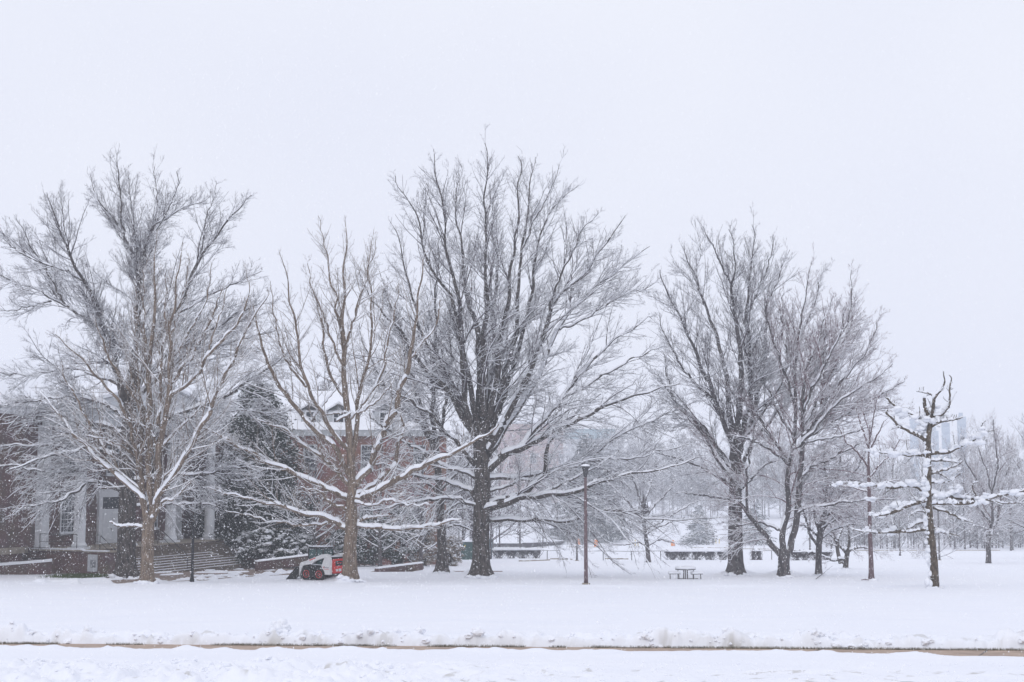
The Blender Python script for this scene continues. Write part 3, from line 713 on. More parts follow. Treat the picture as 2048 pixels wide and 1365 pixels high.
# brick wing facing the lawn, with dormers
U2 = np.array([.985, .17, 0]); N2 = np.array([.17, -.985, 0]); Q2 = P(545, 1000, 126.0)
def fw(p): q = np.array([Q2[0], Q2[1], 0]) + U2 * p[0] + N2 * p[1]; return (q[0], q[1], p[2])
wing = empty('brick_wing', (0, 0, 0), 'red brick wing with pale cornice and snowy dormered roof behind the evergreens', 'building')
zc = P(620, 872, 126)[2]; W2 = 15.4
MB().box((-1, -9, -7), (W2, 0, zc), fw).build('wall', M['brick_wing'], wing)
MB().box((-1.3, -9.3, zc), (W2 + .3, .35, zc + .55), fw).build('cornice', M['grey_trim'], wing)
rfw = MB().prism([(.4, zc + .55), (-4.5, zc + 4.3), (-9.4, zc + .55)], -1.4, W2 + .4, lambda p: fw((p[1], p[0], p[2]))).build('roof', M['snow'], wing)
for t0 in (2.4, 4.85, 9.0):
    mb = MB(); z0 = zc + .95; mb.box((t0, -3, z0), (t0 + 1.75, -.55, z0 + 1.35), fw)
    dm = mb.build('dormer', M['grey_trim'], wing)
    MB().prism([(t0 - .2, z0 + 1.35), (t0 + .88, z0 + 2.0), (t0 + 1.95, z0 + 1.35), (t0 + 1.95, z0 + 1.5), (t0 + .88, z0 + 2.2), (t0 - .2, z0 + 1.5)], -3.4, -.4, fw).build('dormer_snow', M['snow'], dm)
    window(wing, fw, t0 + .35, t0 + 1.4, z0 + .1, z0 + 1.3, -.55, None, 2, 2, False)
for t0 in (2.65, 7.7, 12.4):
    window(wing, fw, t0, t0 + 1.15, zc - 2.9, zc - .75, 0, M['grey_trim'], 4, 2); window(wing, fw, t0, t0 + 1.15, zc - 8.6, zc - 6.2, 0, M['grey_trim'], 4, 2)
mb = MB(); q0 = 3.55; mb.box((q0, .004, -6.5), (q0 + .2, .15, -2.2), fw); mb.box((q0 + 1.6, .004, -6.5), (q0 + 1.8, .15, -2.2), fw); mb.build('door_surround', M['grey_trim'], wing)

def low_wall(name, a, b, h0, h1, th, m, label, Ya, Yb, snow=.16, cat='wall', zbase=None):
    """Brick garden wall from pixel a to pixel b with a coping of snow."""
    A0 = P(*a, Ya); B0 = P(*b, Yb); e = empty(name, (0, 0, 0), label, cat)
    d = (B0 - A0); L = math.hypot(d[0], d[1]); dx, dy = d[0] / L, d[1] / L
    def f(p):
        t = p[0] / L; z = A0[2] + (B0[2] - A0[2]) * t
        return (A0[0] + dx * p[0] - dy * p[1], A0[1] + dy * p[0] + dx * p[1], z + p[2])
    MB().box((0, 0, -h0), (L, th, -snow), f).build('masonry', m, e)
    rg = np.random.default_rng(abs(int(a[0] + 7))); n = max(6, int(L / .3)); bm = MB()
    prof_x = np.linspace(-.03, L + .03, n)
    rows = []
    for x in prof_x:
        hh = snow * rg.uniform(.0, .22); rows.append([bm.bm.verts.new(f((x, y, z))) for y, z in ((-.06, -snow), (-.05, -.06 + hh * .4), (th * .3, 0 + hh), (th * .7, 0 + hh), (th + .05, -.06 + hh * .4), (th + .06, -snow))])
    for A_, B_ in zip(rows, rows[1:]):
        for i in range(5): bm.bm.faces.new([A_[i], A_[i + 1], B_[i + 1], B_[i]])
    bm.bm.faces.new(rows[0]); bm.bm.faces.new(rows[-1][::-1])
    bm.build('snow', M['snow'], e, True); return e
low_wall('ramp_wall', (-60, 1132), (103, 1119), 1.0, 1, .4, M['brick'], 'low brick ramp wall with snow coping at the left edge, below the black railing', 96.5, 97.8)
low_wall('ramp_wall', (515, 1121), (640, 1106), .8, 1, .4, M['brick'], 'sloping low wall with snow coping behind the skid steer loader', 106, 109, .11)
low_wall('ramp_wall', (756, 1135), (846, 1124), .6, 1, .4, M['brick'], 'sloping low wall with snow coping between the two middle trunks, by the pale shrub', 104, 107, .10)
# railing with pickets on the ramp at far left
ra = empty('picket_railing', (0, 0, 0), 'black iron picket railing on the ramp in front of the brick hall', 'railing')
mb = MB(); pk = MB()
A0 = P(-40, 1097, 99.3); B0 = P(97, 1096, 99.8); A1 = P(-40, 1123, 99.3); B1 = P(97, 1119, 99.8)
mb.tube([A0, B0], .025, 6); mb.tube([A1 + [0, 0, .06], B1 + [0, 0, .06]], .02, 6)
for q in np.linspace(0, 1, 42): pk.tube([A1 + (B1 - A1) * q, A0 + (B0 - A0) * q], .011, 5)
mb.build('rail', M['black_metal'], ra); pk.build('pickets', M['black_metal'], ra)

# hazy brick building far behind the big oak
FB = P(1005, 900, 640.0); FBs = 640 / F
far = empty('far_brick_building', (0, 0, 0), 'pinkish brick building with white windows fading in the haze behind the big oak', 'building')
zt_ = P(1100, 848, 640)[2]
def ff(p): return (FB[0] + p[0], FB[1] + p[1] + .12 * p[0], p[2])
MB().box((-2, 0, -17), (27.4, 14, zt_), ff).build('wall', M['brick_far'], far)
MB().box((-2.4, -.4, zt_), (27.8, 14.4, zt_ + .6), ff).build('cornice', M['grey_trim'], far)
MB().prism([(-2.5, zt_ + .6), (27.9, zt_ + .6), (25, zt_ + 1.8), (-1.6, zt_ + 1.8)], -.5, 14.5, ff).build('roof', M['snow'], far)
def ffw(p): return ff((p[0], -p[1], p[2]))
for px_ in (1060, 1090, 1117):
    for zz in (909, 951, 993): 
        t0 = (px_ - 1005) * FBs; z0 = P(px_, zz + 18, 640)[2]; window(far, ffw, t0, t0 + 2.8, z0, z0 + 4.4, 0, None, 2, 2)
low = empty('far_hall', (0, 0, 0), 'low grey roofed hall in the haze to the right of the pinkish brick building', 'building')
LB = P(1133, 900, 690.0)
def fl(p): return (LB[0] + p[0], LB[1] + p[1], p[2])
z1 = P(1190, 878, 690)[2]
MB().box((0, 0, -17), (23.5, 12, z1), fl).build('wall', M['grey_trim'], low)
MB().prism([(-.4, z1), (12.4, z1), (6, z1 + 5)], -.5, 24, lambda p: fl((p[1], p[0], p[2]))).build('roof', M['blue_grey'], low)
# tower blocks on the skyline
for i, (xa, xb, yt, Yt, lb) in enumerate(((1826, 1841, 838, 760, 'pale blue tower block in the haze just left of the young tree top'), (1867, 1881, 862, 800, 'lower faint tower block in the haze just right of the young tree trunk'),
                                 (1890, 1904, 846, 740, 'second faint tower block on the skyline, between the lower and the darkest one'), (1922, 1937, 834, 740, 'darkest slab tower on the hazy skyline, rightmost of the row'))):
    a = P(xa, 1000, Yt); b = P(xb, 1000, Yt); zt_ = P(xa, yt, Yt)[2]; g = empty('tower_block', (a[0], Yt, float(zb(Yt))), lb, 'tower', 'tower blocks on the skyline')
    wd = b[0] - a[0]; H_ = zt_ - float(zb(Yt))
    MB().box((0, 0, -1), (wd, wd * .7, H_)).build('wall', M['tower'], g)
    MB().box((wd * .2, wd * .3, H_), (wd * .7, wd * .6, H_ + 2.2)).build('roof_housing', M['tower'], g)
    for q in range(int(H_ / 4)):
        MB().box((wd * .08, -.06, 2 + q * 4.0), (wd * .92, -.01, 3.5 + q * 4.0)).build('window_band', M['tower_glass'], g)
# ---------------------------------------------------------------- trees on the lawn (limbs as they run in the photograph: x,y,width in its pixels)
GT = 'bare trees on the lawn'
big_oak = traced_tree('oak_tree', 'tallest bare oak, a dark fan of limbs just left of the reddish lamp post', (962, 1155),
 '962,1155,36 962,1120,34 962,1080,33 963,1020,32 965,960,32 963,920,33 960,880,24 959,830,17 958,780,13',
 ['955,890,17 940,840,14 930,780,12 924,717,11 920,620,10 905,541,8 891,469,6.5 885,387,5 873,335,3.5 870,277,1.5',
  '960,860,18 960,717,15 955,657,13 936,589,10 924,541,8 921,455,6 912,421,5 915,353,3 926,300,1.5',
  '962,850,18 966,720,13 968,660,12 974,592,10 970,541,8 970,489,7 972,448,6 970,370,5 974,301,3 980,262,1.5',
  '965,870,16 980,760,13 991,695,12 988,640,11 991,575,9 997,524,7 992,472,6 985,435,4.5 982,390,3 990,330,1.5',
  '968,880,16 985,790,13 998,700,12 1006,626,10 1020,540,8 1029,462,6.5 1038,420,5.5 1036,353,4 1046,315,3 1044,280,1.5',
  '970,890,16 1000,790,13 1022,700,11 1032,620,10 1038,550,8 1043,489,7 1056,421,5.5 1060,350,4 1075,284,1.5',
  '1043,489,5 1065,430,4 1090,380,3 1118,300,1.2',
  '972,890,15 1010,780,12 1040,690,10 1058,600,8.5 1072,510,7 1085,450,5.5 1104,397,4 1135,360,2.5 1158,345,1.5',
  '975,900,17 1020,820,14 1066,717,12 1093,643,10.5 1112,592,9 1155,540,7 1189,500,5.5 1223,455,3.5 1252,408,1.5',
  '975,910,15 1030,830,12 1080,740,10 1120,640,8.5 1172,575,7 1213,544,5 1264,500,3 1298,470,1.5',
  '1093,643,7 1110,570,6 1140,500,4.5 1165,440,3 1200,400,1.3',
  '1120,650,6 1180,620,5 1240,580,4 1290,560,2.5 1325,540,1.3',
  '972,940,18 1000,915,17 1041,895,15 1093,868,12 1134,850,10 1182,828,8 1216,810,6.5 1300,781,4 1360,765,1.5',
  '1041,895,11 1080,850,9 1120,800,8 1165,740,6.5 1210,690,5 1260,650,3.5 1310,620,1.5',
  '1120,800,6 1170,770,5 1225,735,4 1290,700,2.5 1330,680,1.3',
  '972,952,12 1010,955,11 1079,947,10 1125,938,8.5 1161,925,7.5 1216,887,6 1267,858,4.5 1330,830,2.5 1390,800,1.5',
  '1161,925,5 1210,920,4.5 1270,915,3.5 1330,900,2.5 1390,890,1.3',
  '968,1002,13 1028,996,11 1060,975,10 1086,945,9 1093,900,7 1110,870,5 1150,830,3 1200,790,1.5',
  '970,1026,17 987,1014,16 1028,1003,13 1079,992,11.5 1120,990,10 1161,981,9 1216,963,7 1260,952,5 1330,935,3 1400,915,1.5',
  '1079,992,7 1110,975,6 1150,955,5 1190,935,3.5 1240,905,1.5',
  '968,1043,10 1045,1040,9 1100,1042,8 1147,1038,7.5 1178,1026,6.5 1223,1020,5.5 1275,1033,4 1330,1038,3 1400,1040,2 1450,1035,1',
  '960,1000,12 930,975,10 894,963,9 860,958,7 820,945,5 770,930,3 720,925,1.5',
  '955,1014,9 908,998,8 857,1000,6.5 805,1010,5 760,1018,3 715,1022,1.5',
  '958,962,10 920,940,9 880,925,7 840,900,5 800,880,3 760,870,1.5',
  '955,880,16 925,830,13 891,775,11 839,715,8 800,655,6.5 764,610,4.5 735,570,2.5 715,530,1.5',
  '955,870,14 920,800,11 885,737,9 850,680,7 830,600,6 815,540,4.5 800,470,3 790,420,1.5',
  '952,850,13 935,740,10 909,600,8 880,545,7 861,517,6 844,469,5 832,411,4 808,365,2.5 782,325,1.5',
  '844,469,4 850,400,3 856,350,2.2 850,320,1.2',
  '958,935,10 915,890,8 870,840,6 820,800,5 770,770,3 725,760,1.5',
  '970,985,7 1005,975,6 1050,960,5 1080,965,3 1110,985,1.5'],
 'oak', 11, ('bark_dark', 'twig_dark'), GT, H=28, thin=1.0)
left_oak = traced_tree('oak_tree', 'broad dark oak at left, trunk close behind the tan forked tree', (253, 1156),
 '253,1156,40 253,1120,37 253,1090,36 255,1000,33 257,900,31 259,840,28 262,780,22 266,740,18',
 ['262,790,20 270,720,17 275,650,15 278,600,13 283,540,11 288,490,9 295,460,8 310,430,6 330,415,5 360,395,3.5 390,385,2.5 418,372,1.3',
  '300,450,5 312,420,4 314,366,3 309,329,2 306,305,1.2', '312,440,4 335,400,3.5 356,346,2.5 352,312,1.2',
  '270,720,12 276,592,10 272,530,9 255,470,7 240,435,6 215,400,4.5 195,370,3 178,335,1.5',
  '255,480,6 243,420,5 240,370,4 236,318,3 234,278,1.2', '262,490,5 268,430,4 262,380,3 258,330,2 255,310,1.2',
  '252,800,17 232,720,14 215,670,12 192,592,10 164,541,8 140,490,6.5 125,455,5 110,405,3 86,363,1.5',
  '164,545,7 137,530,6 96,513,5 51,493,4 0,455,2.5 -30,430,1.5', '140,490,4 130,440,3 125,400,2 118,360,1.2',
  '225,700,11 195,650,10 154,612,8 103,585,6.5 68,565,5 20,545,3.5 -40,520,1.5',
  '130,600,5 110,560,4 85,510,3.5 60,470,3 35,415,1.5', '103,590,5 60,600,4 20,610,3 -30,600,1.5',
  '268,770,14 310,680,12 350,620,10 376,560,9 398,505,8 425,460,6.5 460,410,4.5 485,385,3 505,365,1.5',
  '402,490,4 407,460,3.5 414,407,3 430,366,2 433,335,1', '350,620,6 400,590,5 450,560,4 500,540,2.5 530,520,1.3',
  '245,865,10 200,848,9 150,870,7 100,890,6 50,890,4 0,895,3 -40,905,2',
  '245,920,9 200,900,8 154,902,7 92,915,5 50,932,4 10,945,2', '245,947,9 200,932,7 150,940,6 100,945,5 60,940,4 20,930,3 -20,930,1.5',
  '245,985,8 200,965,7 150,985,5 110,1005,4 70,1010,3 30,1020,1.5', '248,770,9 210,756,8 180,746,7 155,732,6 120,735,4 60,745,3 0,742,3',
  '248,830,10 190,800,8 130,790,6 70,800,4 10,810,2.5 -30,820,1.3', '246,900,7 190,870,6 120,830,5 60,830,3.5 0,850,2',
  '270,850,12 330,835,10 380,822,9 430,800,8 480,770,6.5 530,735,5 560,715,3 590,690,1.5',
  '268,845,9 350,838,8 420,828,6 480,823,5 540,826,3.5 600,826,1.5', '268,960,9 330,955,7.5 380,950,6.5 425,945,6 440,935,5 490,935,3.5 525,945,2',
  '420,945,4 460,962,3.5 500,958,3 530,950,1.5', '275,1012,6 340,1008,5 400,1007,4 430,1012,2.5', '268,800,11 330,740,9 390,700,7 450,680,5 520,660,3 570,650,1.5',
  '268,780,10 340,700,8 410,660,6 470,620,4.5 520,600,2.5 560,590,1.3', '262,900,8 320,890,7 380,880,5 440,885,4 490,900,2'],
 'oak', 23, ('bark_dark', 'twig_dark'), GT, H=28, thin=1.35)
tan_fork = traced_tree('ginkgo_tree', 'tan forked tree with many upright stems, left of the black post', (295, 1168),
 '295,1168,28 295,1130,25 296,1080,24 297,1050,23 299,1035,18',
 [('292,1045,11 289,1020,10 284,976,9 284,908,8 286,839,7 280,792,6 276,730,5 274,660,4 270,600,2.5 268,550,1.3', .2),
  ('298,1045,14 301,1010,13 301,925,13 299,839,12 298,771,11 301,703,9 304,634,8 306,580,6 310,520,4 313,460,1.5', 0),
  ('302,1045,13 311,1010,13 318,908,12 328,839,11 337,771,9.5 342,703,8 342,651,7 346,600,5.5 352,540,4 360,470,1.5', -.15),
  ('318,850,8 318,805,7 323,720,6 328,651,5 331,590,4 335,520,1.5', .3),
  ('304,1040,12 322,987,11 359,932,10 387,884,9 411,839,9 438,771,8 462,725,7 479,685,6 513,617,4.5 540,570,1.5', -.25),
  ('322,895,6 363,853,5 372,846,4 400,815,3 430,790,1.5', .5),
  ('325,850,8 342,792,8 376,764,7.5 411,713,7 452,662,6 486,614,4.5 505,560,1.5', -.3),
  ('337,770,7 345,713,7 369,675,6 393,627,5 406,600,4 418,550,3 426,500,1.3', .2), ('340,775,7 349,754,7 387,703,6 411,651,5 431,607,4 445,555,1.5', -.1),
  ('294,1040,10 284,993,10 239,952,9 205,925,8 171,891,7 147,867,6 127,839,5 103,805,3.5 80,780,1.5', .2), ('239,950,6 205,890,6 185,855,5 165,820,4 140,770,3 118,715,1.5', .4),
  ('290,980,8 270,900,7 255,840,6 225,790,5.5 190,740,4.5 150,700,3 112,660,1.5', -.35), ('286,845,7 268,790,6.5 240,745,6 219,713,5 205,670,4 190,630,1.5', -.2),
  ('300,770,6 292,700,5 290,640,4 286,580,3 288,520,1.3', .25), ('342,660,5 360,600,4 372,550,3 380,500,1.3', .3), ('411,713,4 430,650,3.5 446,600,2.5 455,550,1.2', .2),
  ('291,1055,7 272,1052,6 240,1052,5 219,1044,3.5', .2), ('305,1040,6 330,1000,5 345,1000,4.5 363,983,4 385,962,1.5', -.3), ('300,1010,5 330,960,4 350,905,3.5 362,890,3 385,880,1.5', .4),
  ('318,910,5 300,860,4 262,840,3 225,830,1.5', .5), ('284,925,5 255,900,4 215,880,3 170,870,1.5', -.4)],
 'ginkgo', 31, ('bark_tan', 'twig_tan'), GT, H=21, flare=.25, snowk=1.15, thin=1.5, l1_on_trunk=.5)
mid_ginkgo = traced_tree('ginkgo_tree', 'tan tree with long snow topped side limbs whose trunk hides the back of the loader', (700, 1165),
 '700,1165,31 700,1130,28 700,1090,26 703,1050,25 702,1000,21 705,985,18 703,950,16 701,900,15 697,850,13 692,800,12 687,740,9.5 689,690,8 684,640,6.5 690,590,5 686,540,3.8 694,490,2.4 690,440,1.1',
 [('702,920,11 709,896,10.5 709,870,10 716,826,9 720,782,8 732,730,6.5 742,680,5.5 745,600,4.5 738,520,3 745,440,1.3', .2),
  ('700,905,10 672,870,9 645,837,8 628,804,7.5 615,771,7 601,720,6 590,650,5 578,560,3.5 565,490,1.4', -.25),
  ('703,960,11 672,903,10.5 639,870,10 612,837,9.5 584,804,9 553,762,8 532,705,6 515,650,4 505,600,1.5', -.15),
  ('706,972,14 738,936,14 755,896,13 777,848,13 793,815,12 806,760,10 819,713,8.5 828,660,7 834,610,5.5 842,540,4 850,480,1.5', -.2),
  ('710,990,8 735,978,8 760,958,8 788,929,7.5 797,892,7 808,859,6 804,826,3', .5),
  ('710,996,13 760,978,12 804,951,10.5 848,931,9 900,909,7.5 940,885,5.5 975,870,4 1002,848,1.5', -.3),
  ('700,996,12 650,975,10.5 606,953,9 573,936,8 540,929,7 500,905,6 460,885,5 420,862,3.5 398,850,1.5', .1), ('606,955,6 560,935,5.5 520,912,5 470,890,4 430,868,1.5', .6),
  ('692,1056,12 663,1039,11 628,1030,9 584,1021,7 540,1008,5.5 500,998,4.5 450,985,3.5 408,968,1.5', -.2), ('672,1043,7 656,1043,6.5 628,1050,5 584,1048,4.5 540,1043,3.5 490,1030,2.5 450,1022,1.3', .5),
  ('706,1056,10 715,1045,9 727,1039,7 755,1034,5 780,1032,1.5', .3), ('712,1050,9 722,1052,9 782,1056,8.5 848,1054,7.5 880,1047,6 900,1041,4 918,1038,1.5', -.35),
  ('706,985,9 672,940,8 639,909,7 606,889,6.5 570,862,5 540,850,3.5 515,838,1.5', .45),
  ('688,690,6 705,630,5.5 722,580,4.5 738,520,3 752,460,1.3', -.4), ('688,690,6 676,610,5.5 664,545,4.5 650,480,3 640,410,1.3', .4), ('692,800,7 668,760,6 652,700,5.5 640,640,5 628,570,3.5 612,500,1.3', .55),
  ('716,826,6 740,790,5.5 765,730,5 778,670,4 790,600,3 800,540,1.3', -.5), ('690,740,6 670,690,5 655,650,4 640,600,3 620,560,1.3', -.5), ('615,771,5 580,730,4.5 560,680,4 548,620,3 540,550,1.3', .2),
  ('819,713,5 850,670,4.5 872,640,3.5 880,590,1.5', .2), ('672,842,5 700,826,4.5 650,830,3.5', .6), ('620,842,5 650,805,4.5 672,775,3.5 690,750,1.5', .5), ('700,836,5 735,815,4.5 770,785,3.5 790,750,1.5', -.6),
  ('703,1000,6 740,1010,5 780,1000,4.5 830,1012,3 860,1008,1.5', -.7), ('700,1020,6 660,1005,5 640,985,4 600,975,1.5', -.7)],
 'ginkgo', 41, ('bark_tan', 'twig_tan'), GT, H=21, flare=.45, snowk=1.15, thin=1.25, l1_on_trunk=.45)
mid_oak = traced_tree('oak_tree', 'slender dark oak between the tan loader tree and the tallest oak', (884, 1147),
 '884,1147,22 884,1110,20 883,1060,18 880,1000,16 876,940,14 872,890,11',
 ['874,915,10 868,860,9 866,800,8 868,730,7 872,660,6 870,590,4.5 876,520,3 880,450,1.3', '873,905,9 850,840,8 832,780,7 815,710,6 795,640,5 775,580,3.5 758,520,1.3',
  '872,900,8 885,840,7 895,780,6 902,700,5 900,620,3.5 905,560,1.3', '872,895,7 840,850,6 800,810,5 765,760,4 735,700,3 715,640,1.3', '876,940,7 845,905,6 805,880,5 770,855,4 735,830,2',
  '878,985,6 845,960,5 810,940,4 770,915,2', '886,1030,5 910,1010,4.5 935,1000,3.5 960,985,1.5', '890,1058,5 910,1050,4.5 940,1060,3.5 965,1072,1.5', '888,1040,5 905,1022,4 930,1018,2.5', '876,1050,5 850,1068,4 825,1078,3 800,1090,1.3', '880,985,6 905,955,5 935,930,3.5 955,900,1.5'],
 'oak', 53, ('bark_dark', 'twig_dark'), GT, H=22, thin=1.1)
right_oak = traced_tree('oak_tree', 'straight grey trunked tall tree directly left of the three stemmed maple', (1472, 1152),
 '1472,1152,32 1472,1120,29 1471,1060,28 1471,1000,26 1472,950,23 1474,900,18 1476,860,14',
 ['1473,925,16 1480,800,13 1480,700,10 1472,620,8 1465,560,6 1470,510,4 1466,440,1.5', '1470,925,14 1457,800,11 1446,711,9 1425,650,8 1410,598,6 1388,539,4 1366,473,1.5',
  '1476,900,13 1500,800,10 1500,700,8 1492,620,7 1500,540,5 1510,470,3 1508,425,1.5', '1478,900,12 1515,800,9 1530,700,8 1535,600,6 1560,530,4 1580,480,1.5',
  '1470,905,11 1430,800,9 1400,720,7 1370,650,5 1340,580,3.5 1315,520,1.5', '1470,945,9 1420,880,8 1380,830,6 1340,790,4 1310,740,1.5', '1470,975,8 1430,950,7 1390,930,5 1350,915,3.5 1300,905,1.5',
  '1476,890,9 1540,800,8 1590,700,6.5 1625,600,4.5 1645,520,1.5', '1465,560,5 1440,510,4 1420,460,2.5 1405,430,1.2', '1410,600,5 1395,540,3 1402,480,2 1395,440,1.2', '1492,620,5 1520,560,4 1540,500,2.5 1545,450,1.2',
  '1472,960,8 1440,900,7 1400,850,6 1350,800,4 1325,700,2', '1474,985,7 1500,960,6 1530,930,4.5 1560,920,2', '1470,1000,6 1435,995,5 1400,990,4 1350,985,2', '1472,955,8 1510,880,7 1560,820,5 1600,790,2.5', '1430,800,6 1395,770,5 1360,720,4 1330,660,2.5 1318,610,1.3'],
 'maple', 61, ('bark_grey', 'twig_grey'), GT, H=23, thin=1.05)
maple = traced_tree('maple_tree', 'maple splitting low into three stems, right of the straight grey trunk', (1568, 1155),
 '1568,1155,23 1568,1140,22 1568,1120,22 1569,1108,24 1570,1098,20',
 [('1562,1112,12 1537,1081,11 1508,1046,9 1493,1020,8 1470,981,7 1455,949,6 1432,914,5 1410,875,4 1390,848,3 1360,820,1.5', .2), ('1495,1025,6 1493,980,5 1493,952,4.5 1500,910,3.5 1510,860,2.5', -.3),
  ('1565,1104,13 1566,1060,12 1575,1014,11 1575,955,10 1578,920,9 1587,867,8 1590,809,7 1590,740,5.5 1600,660,4.5 1610,580,3 1620,510,1.5', .1),
  ('1578,1104,14 1590,1060,13 1596,1008,12.5 1601,955,11 1604,896,9 1607,852,8 1603,800,6.5 1612,740,5 1640,660,3.5 1662,590,1.5', -.1),
  ('1575,920,7 1543,873,6.5 1499,814,5.5 1467,785,4 1430,758,1.5', .35), ('1601,955,7 1625,931,6.5 1660,917,5.5 1704,896,4 1760,880,1.5', -.3), ('1606,884,7 1645,850,6.5 1690,832,5 1733,826,3.5 1790,812,1.5', .25),
  ('1590,1004,6.5 1616,981,6 1654,970,4.5 1700,960,3 1745,965,1.5', .4), ('1597,1028,7 1616,1013,6.5 1660,1010,5.5 1690,1004,5 1748,999,3 1790,1000,1.5', -.35), ('1563,1063,6.5 1543,1052,6 1513,1045,5 1480,1050,3.5 1440,1042,1.5', .4),
  ('1606,855,6 1650,770,5 1690,700,3.5 1722,645,1.5', .2), ('1604,885,6.5 1680,800,5 1740,760,3.5 1785,725,1.5', -.4), ('1590,809,5.5 1560,720,4.5 1540,650,3.5 1528,580,1.5', -.5), ('1603,809,6 1665,710,4.5 1700,640,3 1712,580,1.5', .5),
  ('1590,760,5 1570,680,4 1562,620,3 1570,560,1.5', .5), ('1606,870,6 1660,830,5 1720,800,4 1770,790,2', .7), ('1578,930,6 1540,900,5 1500,880,4 1460,870,2', -.6), ('1580,900,6 1630,880,5 1690,870,4 1750,850,2', -.75),
  ('1606,870,7 1660,790,6 1715,720,4.5 1745,670,3 1755,630,1.3', .3), ('1604,880,7 1670,840,6 1740,800,4.5 1790,770,3 1815,750,1.3', -.2), ('1600,820,6.5 1650,720,5.5 1690,640,4 1705,570,2.5 1700,530,1.2', .15), ('1603,840,5 1640,740,4.5 1680,660,3.5 1690,600,1.5', -.6), ('1585,870,5 1550,810,4 1520,740,3 1500,680,1.5', .7)],
 'maple', 71, ('bark_grey', 'twig_red'), GT, H=20, flare=.35, thin=1.15)
young = traced_tree('young_tree', 'crooked young tree heavy with clumps of snow, nearest on the right', (1870, 1179),
 '1870,1179,16.8 1868,1130,15.8 1864,1090,14.7 1860,1050,14.7 1857,1000,13.1 1857,950,12.1 1856,900,11.6 1857,870,10.5 1861,848,8.9 1858,832,8.5',
 ['1859,838,7.8 1866,833,7.2 1883,829,5.9 1898,810,4.5 1899,795,3.9 1901,768,2.9 1903,751,1.6', '1858,834,7.8 1851,819,7.8 1849,805,7.2 1848,797,5.9', '1858,842,7.2 1868,815,6.5 1868,799,6.5 1880,783,5.2 1888,768,3.6 1888,742,1.6',
  '1867,803,3.9 1865,792,3.9 1856,787,3.1 1845,785,2.6 1832,783,1.3', '1850,878,9.1 1829,870,7.2 1810,858,6.5 1800,855,5.2 1785,838,4.5 1773,827,3.9 1775,820,2.0', '1855,850,6.5 1841,841,5.9 1819,827,5.2 1810,826,5.2 1793,815,4.5 1771,794,3.2',
  '1862,853,7.8 1875,846,6.5 1889,843,5.2 1912,839,3.1 1924,835,1.3', '1861,907,7.8 1895,904,7.2 1921,892,6.5 1946,882,5.2 1962,868,3.9 1989,861,1.7', '1957,869,3.1 1965,848,2.6 1972,841,1.3',
  '1852,990,8.4 1836,975,9.1 1818,970,7.8 1786,975,7.2 1761,972,5.9 1738,970,4.5 1698,967,3.1 1668,970,1.7', '1853,1002,7.8 1823,1010,7.2 1786,1025,5.9 1761,1032,3.9 1743,1034,1.7', '1858,1047,7.8 1841,1044,5.9 1811,1060,4.5 1781,1060,2.6 1775,1050,1.3',
  '1856,1058,5.9 1811,1065,5.2 1786,1066,3.9 1748,1065,3.2 1703,1060,1.6', '1860,988,9.1 1886,992,8.5 1936,1000,7.2 1973,998,6.5 1998,992,5.9 2036,985,3.9 2062,980,1.7', '1864,1007,7.2 1936,1007,6.5 1950,1003,5.2', '1973,999,3.9 2011,1007,3.1 2050,1005,1.6',
  '1866,1016,5.9 1896,1025,4.5 1926,1040,3.1 1948,1046,1.4', '1853,913,7.2 1836,910,5.9 1798,910,4.5 1761,905,3.2 1735,900,1.6', '1862,921,5.2 1898,922,3.9 1918,927,1.6', '1862,965,6.5 1896,962,4.9 1911,954,3.9 1923,945,1.8',
  '1862,940,3.9 1880,948,3.1 1900,960,1.6', '1866,1055,5.2 1886,1065,3.9 1918,1072,1.8', '1862,948,4.5 1890,940,3.9 1915,930,3.1 1925,922,1.4', '1955,998,3.2 1945,975,2.6 1952,960,1.3', '1858,1030,3.9 1838,1022,3.1 1815,1035,1.6', '1857,893,3.9 1845,880,2.6 1838,872,1.3'],
 'thorn', 83, ('bark_brown', 'bark_brown'), GT, H=11, flare=.12, thin=1, gs=.9, snowk=1.3, K=40)
# heavy lumps of snow caught on the young tree
def add_lumps(root, px, py, r_px, seed, n_each=1, sq=.7, dy=0):
    rg = np.random.default_rng(seed); Y0 = root.location.y
    c = np.array([P(x, y, Y0 + dy + rg.uniform(-.12, .12)) for x, y in zip(px, py)]); r = np.array(r_px) * 1.3 * Y0 / F
    C_ = np.repeat(c, 4, 0) + rg.normal(0, .55, (len(c) * 4, 3)) * np.repeat(r, 4)[:, None] * [1, .8, .45]
    V, Fq = blobs(C_, np.repeat(r, 4) * rg.uniform(.4, .85, len(c) * 4), rg, sq, True)
    npmesh('snow_clumps', V - np.array(root.location), Fq, M['snow'], root)['kind'] = 'stuff'
lx = [1800, 1806, 1797, 1835, 1842, 1850, 1846, 1838, 1858, 1866, 1875, 1884, 1893, 1868, 1850, 1790, 1808, 1822, 1838, 1925, 1938, 1950, 1960, 1966, 1912, 1745, 1752, 1775, 1785, 1795, 1815, 1825, 1836, 1670, 1676, 1700, 1712, 1728, 1740, 1760, 1782, 1800, 1820, 1832, 1765, 1790, 1802, 1815, 1836, 1845, 1750, 1758, 1745,
      1880, 1895, 1905, 1912, 1920, 1930, 1938, 1950, 1960, 1972, 2010, 2030, 2040, 1895, 1905, 1912, 1900, 1885, 1775, 1784, 1730, 1736, 1880, 1872, 1852, 1850, 1848, 1849, 1852, 1855, 1858, 1886, 1900]
